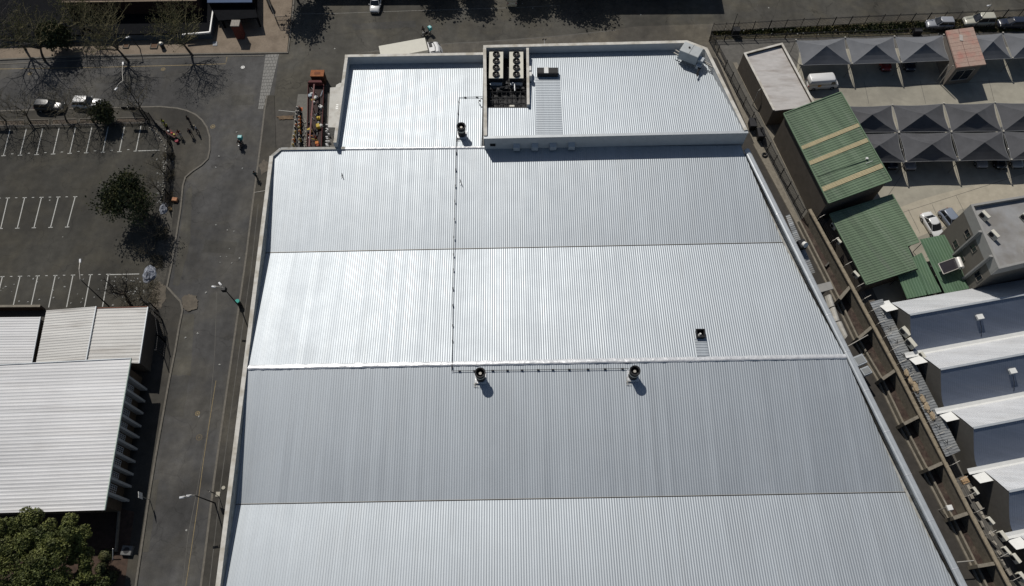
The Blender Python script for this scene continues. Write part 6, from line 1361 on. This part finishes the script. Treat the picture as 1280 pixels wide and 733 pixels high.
# ================================================================== PEOPLE AND MOTORCYCLES
def skin_mesh(name, verts, edges, radii, m, parent, sub=1):
    me = bpy.data.meshes.new(name); me.from_pydata(verts, edges, []); o = bpy.data.objects.new(name, me); COL.objects.link(o); o.parent = parent
    md = o.modifiers.new('skin', 'SKIN'); sv = me.skin_vertices[0].data if me.skin_vertices else None
    if sv is None:
        me.attributes.new  # layer is created together with the modifier in the interface; add it by hand here
        bm = bmesh.new(); bm.from_mesh(me); bm.verts.layers.skin.verify(); bm.to_mesh(me); bm.free(); sv = me.skin_vertices[0].data
    for i, r in enumerate(radii): sv[i].radius = (r, r); sv[i].use_root = (i == 0)
    md.use_smooth_shade = True; sd_ = o.modifiers.new('smooth', 'SUBSURF'); sd_.levels = sd_.render_levels = sub
    me.materials.append(m); return o
def person(loc, rz, label, shirt, trousers, hair=(.01, .01, .01), pose='stand', z0=.1, group=None):
    t = thing('person', Vector((loc.x, loc.y, z0)), label, 'person', group, rz)
    # faces +y
    if pose == 'sit':      # seated on a motorcycle, hips at .82
        J = dict(hip=(0, 0, .84), sp=(0, .06, 1.1), ch=(0, .12, 1.33), nk=(0, .15, 1.47), hd=(0, .18, 1.58), tp=(0, .18, 1.70), ls=(-.19, .12, 1.38), le=(-.3, .32, 1.15), lw=(-.26, .55, 1.08), lh=(-.25, .62, 1.07), rs=(.19, .12, 1.38), re=(.3, .32, 1.15), rw=(.26, .55, 1.08), rh=(.25, .62, 1.07),
                 lk=(-.17, .38, .74), la=(-.17, .25, .34), lt=(-.17, .42, .29), rk=(.17, .38, .74), ra=(.17, .25, .34), rt=(.17, .42, .29), lp=(-.1, 0, .83), rp=(.1, 0, .83))
    else:
        st = .16 if pose == 'walk' else .03
        J = dict(hip=(0, 0, .92), sp=(0, .0, 1.13), ch=(0, .01, 1.34), nk=(0, .015, 1.48), hd=(0, .03, 1.59), tp=(0, .03, 1.71), ls=(-.19, 0, 1.40), le=(-.26, -.03, 1.12), lw=(-.27, .08, .88), lh=(-.27, .11, .80), rs=(.19, 0, 1.40), re=(.27, .02, 1.12), rw=(.25, .15, .9), rh=(.25, .19, .83),
                 lk=(-.11, st, .5), la=(-.12, st*.9, .08), lt=(-.13, st*.9+.17, .035), rk=(.11, -st*.4, .5), ra=(.12, -st, .08), rt=(.13, -st+.17, .035), lp=(-.1, 0, .88), rp=(.1, 0, .88))
    order = list(J); ix = {k: i for i, k in enumerate(order)}
    E = [('hip', 'sp'), ('sp', 'ch'), ('ch', 'nk'), ('nk', 'hd'), ('hd', 'tp'), ('ch', 'ls'), ('ls', 'le'), ('le', 'lw'), ('lw', 'lh'), ('ch', 'rs'), ('rs', 're'), ('re', 'rw'), ('rw', 'rh'), ('hip', 'lp'), ('lp', 'lk'), ('lk', 'la'), ('la', 'lt'), ('hip', 'rp'), ('rp', 'rk'), ('rk', 'ra'), ('ra', 'rt')]
    Rr = dict(hip=.13, sp=.12, ch=.135, nk=.055, hd=.095, tp=.07, ls=.065, le=.042, lw=.03, lh=.038, rs=.065, re=.042, rw=.03, rh=.038, lk=.058, la=.038, lt=.035, rk=.058, ra=.038, rt=.035, lp=.095, rp=.095)
    skin_mesh('body', [J[k] for k in order], [(ix[a], ix[b]) for a, b in E], [Rr[k] for k in order], SKIN, t)
    def part(nm, keys, es, add, m, tweak={}):
        iy = {k: i for i, k in enumerate(keys)}; skin_mesh(nm, [tweak.get(k, J[k]) for k in keys], [(iy[a], iy[b]) for a, b in es], [Rr[k]+add for k in keys], m, t)
    mid = lambda a, b, f: tuple(J[a][i]*(1-f)+J[b][i]*f for i in range(3))
    part('shirt', ['sp', 'hip', 'ch', 'ls', 'le', 'rs', 're'], [('sp', 'hip'), ('sp', 'ch'), ('ch', 'ls'), ('ls', 'le'), ('ch', 'rs'), ('rs', 're')], .022, cloth(*shirt))
    part('trousers', ['hip', 'lp', 'lk', 'la', 'rp', 'rk', 'ra'], [('hip', 'lp'), ('lp', 'lk'), ('lk', 'la'), ('hip', 'rp'), ('rp', 'rk'), ('rk', 'ra')], .018, cloth(*trousers))
    h = MB(); c = Vector(J['tp'])+Vector((0, -.015, -.06)); n = 12
    h.loft([[(c.x+.108*q*math.cos(6.283*i/n), c.y+.118*q*math.sin(6.283*i/n), c.z+z) for i in range(n)] for q, z in ((.95, -.02), (1, .03), (.8, .08), (.3, .115))]); o = h.build('hair', cloth('hair%02d' % int(hair[0]*90), hair)); o.parent = t
    for s in (-1, 1):
        e = MB(); c = Vector(J['hd'])+Vector((s*.035, .092, .02)); e.loft([[(c.x+.012*math.cos(6.283*i/8)*q, c.y+y_, c.z+.008*math.sin(6.283*i/8)*q) for i in range(8)] for q, y_ in ((1, 0), (.5, .008))]); o = e.build('eye', WHITE); o.parent = t
        f = MB(); c = Vector(J['lh' if s < 0 else 'rh']); dr_ = (c-Vector(J['lw' if s < 0 else 'rw'])).normalized()
        sd2 = Vector((1, 0, 0)) if abs(dr_.x) < .9 else Vector((0, 1, 0))
        for k in range(4): a = c+sd2*(k-1.5)*.019+dr_*.02; b_ = a+dr_*(.05+.008*(k in (1, 2))); f.tube(a, b_, .0095, .009, n=6); f.tube(b_, b_+(dr_+Vector((0, .4, -.3))).normalized()*.035, .009, .007, n=6)
        f.tube(c-sd2*s*.02, c-sd2*s*.05+dr_*.045, .011, .009, n=6); o = f.build('fingers', SKIN); o.parent = t
        b = MB(); a, tt = Vector(J['la' if s < 0 else 'ra']), Vector(J['lt' if s < 0 else 'rt']); b.bbox(((a.x+tt.x)/2, (a.y+tt.y)/2+.02, max(0, tt.z-.04)), (.1, .27, .09), 0, .02); o = b.build('shoe', BLACK); o.parent = t
    return t
person(G(227, 171.5, .1), R(200), 'person in dark red top and pale trousers nearest the stall on the pavement', ('dark_red', (.16, .02, .02)), ('pale', (.3, .29, .27)), pose='walk')
person(G(238.3, 154, .1), R(150), 'person in dark clothes, farthest up of the group on the pavement island', ('black', (.02, .02, .022)), ('charcoal', (.03, .03, .035)), pose='walk')
person(G(240.3, 170, .1), R(210), 'person in dark jacket, lowest of the group standing on the pavement island', ('navy', (.02, .025, .04)), ('black', (.02, .02, .022)), pose='stand')
person(G(248, 166, .1), R(120), 'person in pale grey top, rightmost of the group on the pavement island', ('light_grey', (.38, .38, .38)), ('navy', (.02, .025, .04)), hair=(.35, .3, .2), pose='walk')
person(G(321.5, 223, .1), R(10), 'person in dark teal jacket walking on the kerb left of the warehouse corner', ('teal', (.03, .07, .075)), ('black', (.02, .02, .022)), pose='walk')
person(G(207.5, 158, .1), R(160), 'person in bright yellow vest behind the maroon stall table', ('hi_vis', (.45, .48, .05)), ('white', (.45, .45, .45)), pose='stand')
person(G(211, 163, .1), R(190), 'person in olive yellow top leaning at the maroon stall table', ('olive_yellow', (.26, .27, .05)), ('black', (.02, .02, .022)), pose='stand')
def motorcycle(loc, rz, label, z0=.0):
    t = thing('motorcycle', Vector((loc.x, loc.y, z0)), label, 'motorcycle', None, rz)      # faces +y
    def lb(mb, nm, m, par=None): o = mb.build(nm, m); o.parent = par or t; return o
    for y in (-.62, .66):
        w_ = MB(); n = 16
        for i in range(n):
            a, b = 6.283*i/n, 6.283*(i+1)/n; w_.tube((0, y+.27*math.cos(a), .31+.27*math.sin(a)), (0, y+.27*math.cos(b), .31+.27*math.sin(b)), .05, n=6)
        o = lb(w_, 'wheel', RUB); h = MB(); h.tube((-.05, y, .31), (.05, y, .31), .12, n=10); lb(h, 'hub', RIM, o)
    b = MB(); b.bbox((0, .12, .62), (.3, .5, .28), 0, .06); lb(b, 'fuel_tank', paint(*BK)); b = MB(); b.bbox((0, -.35, .66), (.28, .7, .12), 0, .04); lb(b, 'seat', BLACK)
    b = MB(); b.bbox((0, .02, .3), (.3, .5, .3), 0, .05); lb(b, 'engine', STEELD)
    b = MB(); b.path([(-.38, .42, .98), (0, .5, 1.0), (.38, .42, .98)], .02); b.path([(0, .5, 1.0), (0, .66, .31)], .03); lb(b, 'handlebar', STEEL)
    b = MB(); b.bbox((0, .6, .8), (.2, .14, .2), 0, .04); lb(b, 'headlight', LAMPW)
    b = MB(); b.tube((.17, .1, .3), (.19, -.7, .38), .05, n=8); lb(b, 'exhaust', STEEL)
    b = MB(); b.bbox((0, -.78, .82), (.62, .55, .55), 0, .03); o = lb(b, 'delivery_box', mat('teal_box', (.06, .36, .36), rough=.5)); b = MB(); b.bbox((0, -.78, 1.372), (.56, .28, .02), 0, .008); lb(b, 'box_panel', mat('pale_teal', (.42, .62, .62)), o)
    return t
mc = G(301, 181, .4); motorcycle(mc, R(180), 'motorcycle with teal delivery box being ridden down the left street')
person(mc, R(180), 'rider in dark clothes on the motorcycle with the teal box in the street', ('black', (.02, .02, .022)), ('charcoal', (.03, .03, .035)), pose='sit', z0=-.06)
mc = G(533, 42, .4); motorcycle(mc, R(128), 'motorcycle with teal delivery box parked behind the cream truck cab')
person(G(529.5, 40, .5), R(140), 'person in dark clothes standing at the parked motorcycle behind the truck', ('grey_dark', (.06, .06, .06)), ('black', (.02, .02, .022)), pose='stand', z0=0)
for px, py, lb in [(680.5, 50.5, 'two small black camera heads on a bracket above the rear parapet'), ]:
    c = G(px, py, 9.4); t = thing('security_camera', c, lb, 'camera'); MB().path([c+Vector((0, -.4, -.3)), c], .03).build('bracket', WHITE, t)
    for s in (-.18, .18): MB().tube(c+Vector((s-.08, 0, .05)), c+Vector((s+.08, .25, .0)), .09, n=10).build('camera_head', BLACK, t)
